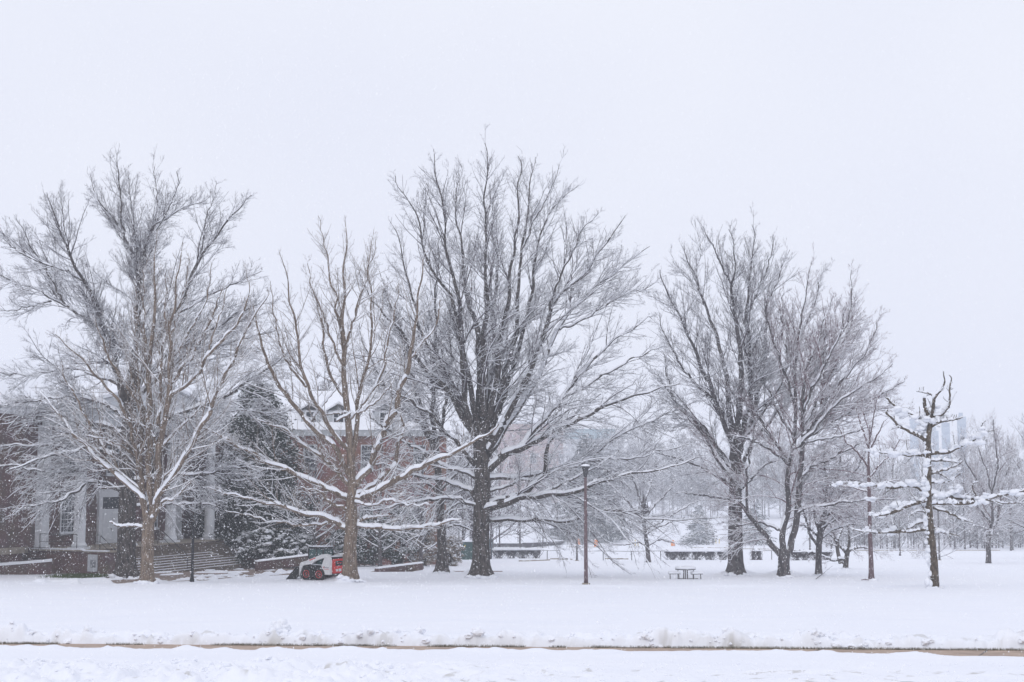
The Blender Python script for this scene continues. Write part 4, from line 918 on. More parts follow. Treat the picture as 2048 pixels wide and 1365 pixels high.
ly = [822, 828, 832, 833, 840, 836, 848, 858, 825, 843, 838, 836, 833, 812, 868, 848, 853, 862, 868, 887, 884, 877, 868, 858, 893, 903, 906, 906, 908, 908, 905, 905, 908, 972, 968, 968, 972, 970, 968, 970, 968, 968, 966, 970, 1022, 1013, 1012, 1008, 1004, 1008, 1030, 1033, 1000,
      992, 990, 984, 980, 976, 996, 1004, 1006, 1002, 988, 984, 986, 990, 946, 942, 940, 958, 962, 1063, 1066, 1058, 1064, 1062, 1060, 978, 985, 1000, 960, 930, 905, 890, 1001, 1003]
lr = [9, 8, 6, 8, 10, 9, 10, 8, 6, 7, 6, 6, 5, 6, 7, 5, 6, 6, 7, 6, 8, 9, 8, 6, 5, 7, 6, 6, 8, 7, 6, 7, 6, 4, 6, 5, 5, 6, 5, 5, 6, 5, 7, 8, 7, 8, 8, 7, 8, 7, 6, 7, 6,
      8, 6, 8, 8, 6, 7, 8, 8, 7, 4, 5, 7, 6, 6, 6, 5, 5, 6, 8, 6, 5, 5, 7, 5, 6, 8, 7, 5, 5, 5, 5, 6, 5]
add_lumps(young, lx, ly, lr, 3)
# snow plastered down the windward side of the young trunk
pw = [(1866 - 9 + i * -.1, y) for i, y in enumerate(range(1165, 880, -9))]
tx = np.interp([y for _, y in pw], [880, 1000, 1050, 1090, 1130, 1179], [1851, 1850.5, 1852.5, 1856.5, 1860.5, 1863])
add_lumps(young, list(tx), [y for _, y in pw], list(np.random.default_rng(9).uniform(2.2, 5.0, len(pw)) * np.where(np.arange(len(pw)) % 7 == 3, .4, 1)), 8, sq=1.5)
cherry = traced_tree('cherry_tree', 'short grey trunk under a dense purple mass of twigs, right beside the three stemmed maple', (1637, 1152),
 '1637,1152,13 1637,1120,12 1638,1090,12 1640,1070,13 1642,1055,9 1645,1030,6',
 ['1637,1092,6 1622,1075,5.5 1615,1050,4.5 1605,1020,3.5 1590,990,1.5', '1641,1070,7 1630,1030,6 1625,990,4.5 1615,950,3 1600,920,1.5', '1643,1055,7 1650,1010,6 1655,970,5 1650,930,3.5 1648,890,1.5', '1642,1068,6 1665,1035,5.5 1690,1010,4.5 1715,990,3 1740,980,1.5',
  '1645,1050,6 1675,1000,5 1700,960,4 1720,925,2.5 1735,900,1.3', '1640,1080,5 1665,1062,4.5 1700,1050,3.5 1735,1052,1.5', '1640,1060,5 1670,1040,4.5 1700,1035,3.5 1730,1040,1.5', '1638,1075,5 1615,1055,4 1590,1050,3 1570,1060,1.5', '1644,1050,5 1665,980,4 1680,930,3 1690,880,1.3'],
 'cherry', 91, ('bark_grey', 'twig_red'), GT, H=12, flare=.25, thin=.85, gs=1.3)
slim = traced_tree('slim_tree', 'slim reddish pole straight trunk between the purple twigs and the young snowy tree', (1743, 1161),
 '1743,1161,10.5 1742,1120,9 1740,1060,8 1738,980,7 1737,930,5 1738,890,3 1740,850,1.3',
 ['1738,960,4 1760,930,3.5 1785,905,2.5 1800,880,1.2', '1738,940,4 1715,905,3.5 1690,880,2.5 1675,850,1.2', '1738,905,3.5 1755,870,3 1770,840,1.2', '1738,900,3 1722,850,3 1712,815,1.2', '1738,975,3.5 1770,965,3 1800,960,1.2', '1738,985,3.5 1705,975,3 1675,970,1.2', '1738,890,2.6 1750,820,2.2 1758,790,1.2'],
 'cherry', 95, ('lamp_red', 'twig_red'), GT, H=14, flare=.3, thin=.75, gs=1.2)
crab = traced_tree('crab_apple_tree', 'low dark crab apple forking near the snow, behind the purple twig mass', (1691, 1139),
 '1691,1139,10 1693,1118,9 1696,1100,9',
 ['1694,1108,6 1680,1092,5 1670,1080,4 1660,1070,2.5 1645,1066,1.3', '1697,1100,6 1710,1097,5 1725,1095,4 1740,1098,3 1755,1108,1.5', '1690,1122,6 1680,1119,6 1665,1120,5 1645,1112,4 1625,1105,3 1605,1104,1.5', '1696,1100,5 1698,1080,4 1696,1060,3 1694,1040,1.5', '1704,1098,3 1712,1106,2.4 1716,1112,1.2'],
 'cherry', 97, ('bark_dark', 'twig_red'), GT, H=6, flare=.2, thin=.9, gs=1.0)
stub = traced_tree('crab_apple_tree', 'thin leaning trunk just left of the low dark crab apple', (1680, 1128),
 '1682,1128,8 1678,1115,7.5 1675,1100,7 1674,1085,6', ['1675,1090,4.5 1668,1070,3.5 1660,1050,2.5 1650,1030,1.2', '1674,1086,4.5 1682,1065,3.5 1690,1045,1.2', '1676,1094,3 1662,1088,2.4 1640,1082,1.2'],
 'cherry', 99, ('bark_dark', 'twig_red'), GT, H=6, flare=.2, thin=.8)
nest_tree = traced_tree('small_tree', 'small round headed tree with a dark leaf nest, right of the red lamp post', (1297, 1125),
 '1297,1125,9 1296,1110,8.5 1294,1090,8 1290,1065,7.5 1287,1040,7 1287,1015,5 1288,990,3',
 ['1295,1092,4 1275,1085,3.5 1250,1090,3 1225,1088,2.2 1205,1078,1.2', '1296,1092,4 1315,1080,3.5 1335,1083,3 1360,1088,2 1385,1092,1.2', '1291,1070,4 1310,1058,3.5 1340,1045,3 1370,1035,1.5', '1290,1068,4 1270,1052,3.5 1245,1045,3 1215,1040,1.5', '1288,1045,4.5 1265,1015,4 1240,990,3 1220,970,1.5',
  '1288,1040,4.5 1310,1010,4 1335,985,3 1355,960,1.5', '1287,1018,4 1275,985,3.5 1265,955,2.5 1258,930,1.3', '1288,1010,4 1300,975,3.5 1310,945,2.5 1318,920,1.3', '1291,1060,4 1330,1040,3 1370,1015,2.5 1400,1000,1.3', '1288,1050,4 1250,1020,3 1210,1005,2.5 1185,995,1.3'],
 'maple', 103, ('bark_grey', 'twig_grey'), GT, H=9.5, flare=.2, thin=.9, twigk=1.2)
rgn = np.random.default_rng(4); nc_ = P(1287, 1024, nest_tree.location.y)
nv = nc_ + rgn.normal(0, 1, (260, 3)) * [.26, .26, .32]
o = blades('leaf_nest', nv, .22, .05, M['twig_dark'], rgn, 1.2, None); tag(o, 'dark ball of dead leaves lodged in the small round headed tree', 'nest')
right_pair = traced_tree('forked_tree', 'pale forked trunk with pinkish crown standing alone at far right', (1978, 1127),
 '1977,1127,10 1977,1105,9.5 1976,1085,9.5 1980,1068,9',
 ['1977,1085,7 1976,1065,6.5 1982,1045,6 1985,1010,4 1980,970,3 1970,930,2 1955,890,1', '1981,1072,6 1990,1048,5.5 1996,1025,5 2003,985,3 2015,940,2 2025,890,1', '1983,1050,4 1960,1020,3.5 1940,995,2.5 1920,970,1.3', '1990,1045,4 2015,1020,3.5 2040,1005,2.5 2060,990,1.3',
  '1985,1010,4 1960,970,3 1935,930,2.2 1920,890,1.2', '1998,1010,4 2030,970,3 2055,930,1.5', '1984,985,3.5 1995,930,3 1990,880,2 1985,840,1.2', '1978,1060,3 1950,1050,2.5 1925,1045,1.2'],
 'maple', 107, ('bark_grey', 'twig_pink'), GT, H=14, flare=.15, thin=1.0, twigk=1.3)
grown_tree('tall_tree', 'tall hazy tree leaning in from the right edge behind the forked trunk', (2085, 1118), 18.5, 7.5, 'maple', 113, ('bark_grey', 'twig_grey'), GT, nl=20, first=.16, r0=.26, up=.35, thin=.8, twigk=1.3)
grown_tree('spreading_bush', 'low spreading pinkish bush behind the young snowy tree', (1872, 1118), 4.0, 4.2, 'cherry', 117, ('bark_grey', 'twig_pink'), 'bushes on the lawn', nl=14, first=.12, r0=.09, up=.22, thin=.75)
grown_tree('spreading_bush', 'low twiggy bush between the slim reddish trunk and the young tree', (1800, 1112), 5.2, 3.6, 'cherry', 119, ('bark_grey', 'twig_pink'), 'bushes on the lawn', nl=12, first=.15, r0=.1, up=.3, thin=.65)
# bare trees standing back in the haze, one by one
HZ = [(1040, 1104, 15, 5.5, 'hazy bare tree behind the tallest oak, above the clipped hedge', 'twig_grey'), ((1110, 1044, 492), 0, 17, 6, 'hazy bare tree left of the big snowy spruce', 'twig_pink'), ((1345, 1044, 492), 0, 13, 5, 'hazy bare tree above the orange barrel, right of the small round headed tree', 'twig_grey'),
      ((1402, 1044, 492), 0, 12, 5, 'hazy bare tree just left of the straight grey trunk', 'twig_grey'), ((1530, 1044, 492), 0, 14, 5.5, 'hazy bare tree seen between the straight grey trunk and the maple', 'twig_grey'), (1700, 1104, 13, 5, 'hazy bare tree behind the low dark crab apple', 'twig_pink'),
      (1790, 1098, 15, 6, 'hazy pinkish tree right of the slim reddish trunk', 'twig_pink'), (1930, 1099, 16, 6, 'hazy pinkish tree below the skyline towers', 'twig_pink'), (2022, 1102, 15, 5.5, 'hazy tree beside the far right lamp', 'twig_grey'),
      (808, 1118, 13, 4.5, 'bare tree in front of the red brick wing, right of the tan loader tree', 'twig_dark'), ((1240, 1044, 492), 0, 16, 5.5, 'hazy tree rising right of the big snowy spruce', 'twig_grey')]
HZ += [(628, 1136, 11, 4.5, 'bare tree in front of the red brick wing, left of the tan loader tree', 'twig_dark'), (760, 1137, 11.5, 4.5, 'bare tree close behind the right limbs of the tan loader tree', 'twig_dark'), (842, 1138, 12, 4.5, 'bare tree just left of the slender dark oak', 'twig_dark'), (925, 1117, 12, 5, 'bare tree right of the red brick wing, behind the slender dark oak', 'twig_grey'), (985, 1106, 14, 5, 'hazy bare tree rising directly behind the tallest oak trunk', 'twig_pink'), ((1290, 1044, 492), 0, 15, 6, 'hazy tree directly behind the small round headed tree', 'twig_pink'), ((1465, 1044, 492), 0, 15, 6, 'hazy tree directly behind the straight grey trunk', 'twig_grey'), (1620, 1100, 14, 6, 'hazy tree behind the short grey trunk and purple twigs', 'twig_pink'), (1850, 1097, 15, 6.5, 'hazy pinkish tree directly behind the young snowy tree', 'twig_pink'), (1978, 1096, 17, 7, 'hazy pinkish tree directly behind the pale forked trunk', 'twig_pink')]
for i, (px, py, H_, s_, lb, mt) in enumerate(HZ):
    bs = px if isinstance(px, tuple) else (px, py); k_ = max((bs[2] if len(bs) == 3 else G(*bs)[1]) / 200, .75); k_ = min(k_, 1.9)
    grown_tree('hazy_tree', lb, bs, H_ * k_ + 3, s_ * k_ * 1.15, 'maple', 200 + i, ('bark_grey', mt), 'bare trees back in the haze', nl=22, first=.16, r0=.15, up=.35, thin=.8, twigk=1.5)
# ---------------------------------------------------------------- evergreens, shrubs, hedges
def leaf_cloud(rng, clumps, rad, n, size, m, name, root, org, flat=.6):
    ci = rng.integers(0, len(clumps), n)
    p = clumps[ci] + rng.normal(0, 1, (n, 3)) * rad[ci][:, None] * [.55, .55, .45]
    d = nrm(rng.standard_normal((n, 3)) + [0, 0, -.25]); s = nrm(np.cross(d, rng.standard_normal((n, 3))))
    L = size * rng.uniform(.6, 1.3, n)[:, None]
    V = np.stack([p, p + d * L * .5 + s * L * .24, p + d * L, p + d * L * .5 - s * L * .24], 1).reshape(-1, 3)
    return npmesh(name, V - org, np.arange(4 * n).reshape(-1, 4), m, root, False)
def evergreen(name, label, base, H, r0, seed, mat_leaf, n_clump, n_leaf, leaf=.2, shape='cone', snow_n=300, snow_r=.16, group=None, lowfree=.03, dz=0, trunk_r=.16):
    rng = np.random.default_rng(seed); g = G(*base) if len(base) == 2 else P(*base); g = g + [0, 0, dz]
    root = empty(name, g, label, 'tree' if H > 4 else 'shrub', group)
    h = rng.uniform(lowfree, 1, n_clump) ** (1.25 if shape == 'cone' else .9); a = rng.uniform(0, 6.283, n_clump)
    prof = (1 - h) ** .62 * .95 + .05 if shape == 'cone' else np.sqrt(np.clip(1 - (2 * h - .75) ** 2 / 1.7, .05, 1))
    rr = r0 * prof * np.sqrt(rng.uniform(.25, 1, n_clump)) * rng.uniform(.6, 1.35, n_clump)
    c = g + np.stack([rr * np.cos(a), rr * np.sin(a), H * h], -1)
    cr = np.full(n_clump, .11 * H ** .5 * (r0 / 2) ** .35) * rng.uniform(.7, 1.4, n_clump)
    MB().tube([g - [0, 0, .3], g + [0, 0, H * .5], g + [0, 0, H * .95]], [trunk_r, trunk_r * .6, .02], 8).build('trunk', M['bark_dark'], root).location = -Vector(g)
    A = Acc(); B = c - g; axis = np.stack([0 * h, 0 * h, np.maximum(H * h - .25 * rr - .15, .1)], -1)
    pts = np.stack([g + axis, g + (axis + B) / 2 + [0, 0, .05], c], 1); tubes(A, pts, np.linspace(.035, .01, 3)[None] * np.ones((n_clump, 1)), 4); A.build('branches', M['bark_dark'], root, g)
    leaf_cloud(rng, c, cr, n_leaf, leaf, mat_leaf, 'foliage', root, g)
    k = rng.choice(n_clump, snow_n, p=(rr / rr.sum())); sp = c[k] + rng.normal(0, 1, (snow_n, 3)) * cr[k][:, None] * [.7, .7, .3] + np.stack([0 * cr[k], 0 * cr[k], cr[k] * .75], -1)
    V, Fq = blobs(sp, snow_r * rng.uniform(.3, 1.25, snow_n) ** 1.3, rng, .5); npmesh('snow', V - g, Fq, M['snow'], root)['kind'] = 'stuff'
    return root
evergreen('magnolia_tree', 'tall dark green evergreen between the last white column and the red brick wing', (512, 1134), 15.0, 4.8, 1, M['leaf'], 760, 90000, .24, 'cone', 9500, .095, lowfree=.05)
evergreen('magnolia_tree', 'second dark evergreen mass, right of the tall one and above the snowy rhododendron', (572, 1130), 7.6, 2.5, 8, M['leaf'], 300, 26000, .22, 'dome', 1500, .085)
evergreen('rhododendron', 'dark glossy shrub loaded with thick snow pads, right of the steps', (545, 1135.5), 2.6, 3.0, 2, M['leaf'], 230, 18000, .2, 'dome', 1500, .17, lowfree=.15, dz=.4)
evergreen('yew_shrub', 'dark green yew against the brick wing, right of the tan loader tree', (745, 1133), 4.3, 1.9, 3, M['leaf_blue'], 150, 12000, .16, 'dome', 1100, .085)
evergreen('yew_shrub', 'bluish green yew left of the pale leafy shrub', (802, 1132.5), 4.9, 1.9, 4, M['leaf_blue'], 150, 12000, .16, 'dome', 1100, .085)
evergreen('yew_shrub', 'narrow snowy evergreen at the wing door, just behind the loader cab', (683, 1134), 3.0, 1.2, 5, M['leaf_blue'], 90, 7000, .15, 'dome', 800, .085)
evergreen('hornbeam_shrub', 'pale shrub holding dry beige leaves, left of the slender dark oak', (850, 1133), 3.2, 1.25, 6, M['leaf_brown'], 110, 6500, .13, 'dome', 1100, .06)
evergreen('hornbeam_shrub', 'pale dry leaved shrub between the slender dark oak and the green cabinet', (903, 1133), 2.5, .9, 7, M['leaf_brown'], 110, 6500, .13, 'dome', 1100, .06)

def spruce(name, label, base, H, r0, seed, mat_n, n_whorl=24, per=11, group=None, snow=.8, clear=.04, wide=.3):
    rng = np.random.default_rng(seed); g = G(*base) if len(base) == 2 else P(*base); root = empty(name, g, label, 'tree', group)
    MB().tube([g - [0, 0, 2.0], g + [0, 0, H * .55], g + [0, 0, H]], [.018 * H, .011 * H, .02], 8).build('trunk', M['bark_grey'], root).location = -Vector(g)
    L = []; 
    for i in range(n_whorl):
        f = clear + (1 - clear) * (i / n_whorl) ** 1.05; n = max(4, int(per * (1.15 - .55 * f)))
        for j in range(n):
            a = rng.uniform(0, 6.283); ln = r0 * (1 - f) ** .85 * rng.uniform(.75, 1.12) + .15
            d = np.array([math.cos(a), math.sin(a), .12 + .3 * f]); p = g + [0, 0, H * f + rng.uniform(-.2, .2)]; q = [p]
            for s in range(5): q.append(q[-1] + d * ln / 5); d = nrm(d + [0, 0, -.13 if s < 3 else .07])
            L.append(np.array(q))
    L = np.array(L); rad = np.linspace(.05, .012, 6)[None] * np.ones((len(L), 1)); A = Acc(); tubes(A, L, rad, 4); A.build('branches', M['bark_grey'], root, g)
    sg = segs(L, rad, .12); n = int(sg['d'].sum() * 9); idx = rng.choice(len(sg['d']), n, p=sg['d'] / sg['d'].sum()); u = rng.random((n, 1))
    p = sg['p0'][idx] + (sg['p1'][idx] - sg['p0'][idx]) * u; T = nrm(sg['p1'][idx] - sg['p0'][idx]); sd_ = nrm(np.cross(T, [0, 0, 1.])) * np.sign(rng.standard_normal((n, 1)))
    d = nrm(T * .8 + sd_ * rng.uniform(.2, 1.2, (n, 1)) + np.stack([0 * u[:, 0], 0 * u[:, 0], rng.normal(-.42, .3, n)], -1)); ln = wide * r0 * .42 * rng.uniform(.5, 1.2, (n, 1))
    s = nrm(np.cross(d, [0, 0, 1.]) + rng.normal(0, .4, (n, 3))) * .055 * (r0 / 3)
    V = np.stack([p - s, p + s, p + d * ln + s * .35, p + d * ln - s * .35], 1).reshape(-1, 3); npmesh('foliage', V - g, np.arange(4 * n).reshape(-1, 4), mat_n, root, False)
    Sn = Acc(); snowcap(Sn, L, rad * 3.2, rng, .10, .5, snow, True, .7, .1, .15)
    k = rng.random(n) < .22 * snow; ps = p[k]; dsn = d[k] * ln[k]; w_ = nrm(np.cross(d[k], [0, 0, 1.])) * .10 * (r0 / 3); upv = np.array([0, 0, .07])
    Vs = np.stack([ps - w_, ps + dsn * .5 - w_ + upv, ps + dsn * .9, ps + dsn * .5 + w_ + upv], 1).reshape(-1, 3); Sn.add(Vs + upv, np.arange(len(Vs)).reshape(-1, 4))
    Sn.build('snow', M['snow'], root, g); return root
spruce('spruce_tree', 'big snowy spruce in the haze behind the red lamp post', (1176, 1081, 400), 30.0, 12.2, 1, M['needle'], 30, 14)
spruce('spruce_tree', 'smaller hazy conifer left of the straight grey trunk, behind the parking posts', (1398, 1090), 11, 5.5, 2, M['needle'], 20, 11)
spruce('spruce_tree', 'hazy conifer seen between the straight grey trunk and the maple stems', (1512, 1091), 12, 5.5, 3, M['needle'], 20, 11)
spruce('spruce_tree', 'far conifer on the skyline left of the young tree trunk', (1812, 1083), 24, 9, 4, M['needle'], 20, 11)
spruce('spruce_tree', 'far conifer on the skyline directly behind the young tree trunk', (1868, 1082), 23, 9.5, 5, M['needle'], 20, 11)
spruce('spruce_tree', 'low far conifer at the right edge near the far lamp', (2010, 1088), 9, 6, 6, M['needle'], 16, 11)
spruce('spruce_tree', 'low far conifer left of the pale forked trunk', (1935, 1088), 8, 6.5, 7, M['needle'], 16, 11)

def hedge(label, a, b, hgt, wdt, seed, mt, n_per=95, gap=.5, snow=.22, clumpy=True, lift=0, Yb=None):
    """Clipped twiggy hedge with a roll of snow on top, from ground pixel a to b."""
    rng = np.random.default_rng(seed); A0 = G(*a); B0 = G(*b); d = B0 - A0; L = np.linalg.norm(d); T = d / L; Sd = nrm(np.cross(T, [0, 0, 1.]))
    root = empty('hedge', A0, label, 'hedge', 'clipped hedges by the parking area')
    nb = max(2, int(L / 1.35)) if clumpy else max(3, int(L / .5)); st = Acc(); P_ = []; R_ = []
    for i in range(nb):
        c = A0 + T * (L * (i + .5) / nb); ns = 46
        for j in range(ns):
            e = c + T * rng.normal(0, .42) * L / nb + Sd * rng.uniform(-.5, .5) * wdt + [0, 0, hgt * rng.uniform(.8, 1.0)]
            s = c + T * rng.normal(0, .26) + Sd * rng.normal(0, .1) - [0, 0, .15]
            P_.append(np.stack([s, s * .5 + e * .5 + rng.normal(0, .06, 3) + T * (e - s).dot(T) * .18, e])); R_.append([.016, .012, .007])
    tubes(st, np.array(P_), np.array(R_), 4); st.build('stems', M['twig_dark'], root, A0)
    n = int(L * n_per * hgt * 3); tt = rng.random(n); zz = rng.uniform(.28, 1, n) ** .8
    if clumpy: ph = (tt * nb) % 1; keep = np.abs(ph - .5 + .10 * np.sin(np.floor(tt * nb) * 2.7)) < .16 + .45 * zz + rng.normal(0, .06, n); tt = tt[keep]; zz = zz[keep]
    n = len(tt); c = A0 + T[None] * (tt * L)[:, None] + Sd[None] * (rng.uniform(-.5, .5, n) * wdt)[:, None] + np.stack([0 * zz, 0 * zz, zz * hgt], -1)
    leaf_cloud(rng, c, np.full(n, .06), n * 4, .13, mt, 'foliage', root, A0)
    q = max(8, int(L / .35)); bm = MB(); rows = []
    for x in np.linspace(-.1, L + .1, q):
        hh = snow * rng.uniform(.7, 1.25) * (1 - .5 * (abs(x - L / 2) > L / 2 - .3)); cc = T * x
        rows.append([bm.bm.verts.new(Vector(cc + Sd * (y * wdt * rng.uniform(.92, 1.05)) + np.array([0, 0, hgt * .93 + z * hh]))) for y, z in ((-.58, -.2), (-.6, .45), (-.25, 1.0), (.25, 1.0), (.6, .45), (.58, -.2))])
    for A_, B_ in zip(rows, rows[1:]):
        for i in range(5): bm.bm.faces.new([A_[i], A_[i + 1], B_[i + 1], B_[i]])
        bm.bm.faces.new([A_[5], A_[0], B_[0], B_[5]])
    bm.bm.faces.new(rows[0]); bm.bm.faces.new(rows[-1][::-1]); bm.build('snow', M['snow'], root, True)
    return root
hedge('near clipped hedge with thick snow roll, just right of the tallest oak', (986, 1117), (1083, 1117), 1.05, 1.1, 1, M['hedge'])
hedge('far dark hedge behind the near clipped hedge, left half', (984, 1095), (1050, 1095), .95, 1.3, 2, M['twig_grey'], clumpy=False)
hedge('far dark hedge rising towards the orange barrels, right of the far left half', (1052, 1096), (1131, 1089), 1.1, 1.4, 3, M['twig_grey'], clumpy=False, n_per=70)
hedge('row of clipped bushes under one snow roll, left of the straight grey trunk', (1330, 1120), (1458, 1120), 1.0, 1.1, 4, M['hedge'])
hedge('single clipped bush between the straight grey trunk and the maple', (1503, 1120), (1522, 1120), 1.05, 1.0, 5, M['hedge'], clumpy=True)
hedge('untidy low hedge behind the short grey trunk and the crab apple', (1583, 1121), (1660, 1120), .95, 1.2, 6, M['twig_dark'], snow=.15)
hedge('low hazy hedge left of the white sign post, beyond the barrels', (1158, 1088), (1215, 1084), 1.2, 1.4, 7, M['twig_grey'], clumpy=False, n_per=60)

# a far wood beyond the car park that reads as one mass
rng = np.random.default_rng(77); FA = Acc(); FS = Acc()
TL = []; TRD = []; LL = []; LRD = []
for i in range(330):
    if i < 120: px = rng.uniform(985, 2130); Y = rng.uniform(250, 450)
    elif i < 160: px = rng.uniform(540, 1010); Y = rng.uniform(150, 230)
    else: px = rng.uniform(-140, 330); Y = rng.uniform(150, 185)
    if i < 120 and 1100 < px < 1640: Y = rng.uniform(482, 600)
    if i >= 190: px = rng.uniform(1645, 2140); Y = rng.uniform(255, 400)
    if i >= 235: Y = rng.uniform(270, 360)
    if i < 34: px = rng.uniform(1150, 1640); Y = rng.uniform(482, 540)
    x = (px - 1024) / F * Y; o_ = np.array([x, Y, float(terrain(np.array([x]), np.array([Y]))[0])]); H_ = (rng.uniform(17, 26) if Y < 470 else rng.uniform(24, 36)) if i < 120 else rng.uniform(16, 24)
    if 160 <= i < 190: H_ = rng.uniform(16, 21)
    if i >= 190: H_ = rng.uniform(14, 23)
    if i >= 235: H_ = rng.uniform(3.0, 6.5)
    tk, lb = grown_limbs(o_, H_, H_ * (.3 if H_ > 8 else .55), rng, 15, .14, .11, (0, 0), .4, 8)
    TL.append(tk[0]); TRD.append(tk[1]); LL.append(lb[0]); LRD.append(lb[1])
LL = np.concatenate(LL); LRD = np.concatenate(LRD); tubes(FA, np.array(TL), np.array(TRD), 6); tubes(FA, LL, LRD * .8, 4)
p1, r1 = spawn(segs(LL, LRD, .08), rng, 2.0, (25, 55), (.3, .7), 1.0, 3.6, .1, .2, np.array([0, 300., 0]), 4, .6, .016, .12, .06, None, .05)
p2, r2 = spawn(segs(p1, r1, .1), rng, 5.5, (25, 60), (.3, .8), .5, 1.9, .08, .1, np.array([0, 300., 0]), 3, .6, .022, .12, .06, None, .03)
tubes(FA, p1, r1, 3); tubes(FA, p2, r2, 3); print('far wood', len(p1), len(p2))
fw_ = FA.build('far_wood', M['twig_far'], None); tag(fw_, 'far wood of bare trees fading into the snowy haze along the horizon', 'wood', kind='stuff')
snowcap(FS, LL, LRD, rng, .03, .8, .8); snowcap(FS, p1, r1, rng, .03, .8, .6); snowcap(FS, p2, r2, rng, .02, .8, .35)
tag(FS.build('far_wood_snow', M['snow'], None), 'snow lying on the far bare wood', 'snow', kind='stuff')

# ---------------------------------------------------------------- lamps and posts
def lamp(name, label, base, top, mt, wb, wt, hat, cat='lamp post', group=None, snow=True):
    g = G(*base); sc = g[1] / F; H_ = P(base[0], top, g[1])[2] - g[2]
    e = empty(name, g, label, cat, group)
    MB().lathe((0, 0, -.1), [(wb * sc * .95, 0), (wb * sc * .95, .16), (wb * sc * .6, .18)], 16).build('footing', M['stone'], e)
    MB().lathe((0, 0, .05), [(wb * sc / 2, 0), (wb * sc * .46, .4), (wt * sc / 2, H_ - .75)], 14).build('pole', mt, e, True)
    MB().lathe((0, 0, H_ - .75), [(wt * sc * .6, 0), (wt * sc * .7, .1), (hat * .62, .42), (hat, .52), (hat, .58), (hat * .3, .66)], 18).build('lamp_head', M['lamp_dark'], e)
    if snow: MB().lathe((0, 0, H_ - .20), [(hat * .94, .03), (hat * .92, .07), (hat * .6, .13), (hat * .2, .15)], 18).build('snow', M['snow'], e, True)
    return e
lamp('lamp_post', 'reddish tapered lamp post with snow on its flat hat, right of the tallest oak', (1172, 1169), 927, M['lamp_red'], 8.5, 5.2, .27, group='lamp posts around the lawn')
lamp('lamp_post', 'grey lamp post further back, just left of the reddish one', (1154, 1122), 1011, M['lamp_grey'], 4.6, 3.2, .42, group='lamp posts around the lawn')
lamp('lamp_post', 'distant lamp post on a footing at far right', (2026, 1101), 1010, M['lamp_grey'], 3.2, 2.2, .4, group='lamp posts around the lawn')
lamp('lamp_post', 'distant lamp post on a footing just right of the young tree trunk', (1879, 1121), 1010, M['lamp_grey'], 4.2, 2.6, .4, group='lamp posts around the lawn')
g = G(370 + 14, 1164); e = empty('black_post', g, 'slim black iron post standing in front of the steps', 'post'); hs_ = P(384, 1050, g[1])[2] - g[2]
MB().lathe((0, 0, -.1), [(.13, 0), (.13, .25), (.10, .35), (.085, .6), (.075, hs_ - .2), (.10, hs_ - .16), (.10, hs_ - .1), (.04, hs_ + .1)], 14).build('shaft', M['black_metal'], e, True)
MB().lathe((0, 0, hs_ - .02), [(.04, 0), (.075, .06), (.05, .13), (.01, .17)], 10).build('finial', M['black_metal'], e, True)

# ---------------------------------------------------------------- skid steer loader
gL = G(640, 1161); TH = R(180 - 33)
L0 = empty('skid_steer_loader', gL + np.array([.1, 0, .02]), 'white and red skid steer loader, bucket down in snow, partly behind a trunk', 'loader', rz=TH)
# local frame: +x forward (the bucket), +y left side of the machine, z up; the side turned to the viewer is y > 0 after the turn
YS = 1
def wheel(x, y):
    mb = MB(); r_ = .40; prof = [(r_ * .55, -.13), (r_ * .9, -.135), (r_, -.10), (r_, .10), (r_ * .9, .135), (r_ * .55, .13)]
    mb.lathe((0, 0, 0), prof, 26, 'y')
    for i in range(26):
        a = 2 * math.pi * i / 26; c, s = math.cos(a), math.sin(a)
        for sgn in (-1, 1):
            a2 = a + sgn * .06
            mb.box((-.02, .01 if sgn > 0 else -.12, r_ - .01), (.022, .12 if sgn > 0 else -.01, r_ + .022), lambda p, a2=a2: (p[0] * math.cos(a2) + p[2] * math.sin(a2), p[1], -p[0] * math.sin(a2) + p[2] * math.cos(a2)))
    wv = empty('wheel', (x, y, .40), None, None); wv.parent = L0
    mb.build('tyre', M['tyre'], wv)
    s = 1 if y > 0 else -1; mb = MB()
    mb.lathe((0, s * .10, 0), [(.225, -.02), (.23, .04), (.20, .045), (.19, .0), (.09, -.02), (.085, .03), (.07, .04)] if s > 0 else [(.07, -.04), (.085, -.03), (.09, .02), (.19, 0), (.20, -.045), (.23, -.04), (.225, .02)], 22, 'y')
    for i in range(8):
        a = 2 * math.pi * i / 8; mb.box((math.cos(a) * .135 - .018, s * .09 - .01, math.sin(a) * .135 - .018), (math.cos(a) * .135 + .018, s * .09 + .03, math.sin(a) * .135 + .018))
    mb.build('rim', M['red_paint'], wv)
    MB().lathe((0, s * .12, 0), [(.055, -.03), (.055, .03), (.03, .04)], 12, 'y').build('hub', M['black_metal'], wv)
for x in (.52, -.44):
    for y in (-.66, .66): wheel(x, y)
mb = MB(); mb.box((-1.0, -.50, .30), (.95, .50, .82), bev=.03); mb.box((-.98, -.72, .78), (.9, .72, .86), bev=.02); mb.box((-.9, -.48, .20), (.6, .48, .32)); mb.build('chassis', M['black_metal'], L0)
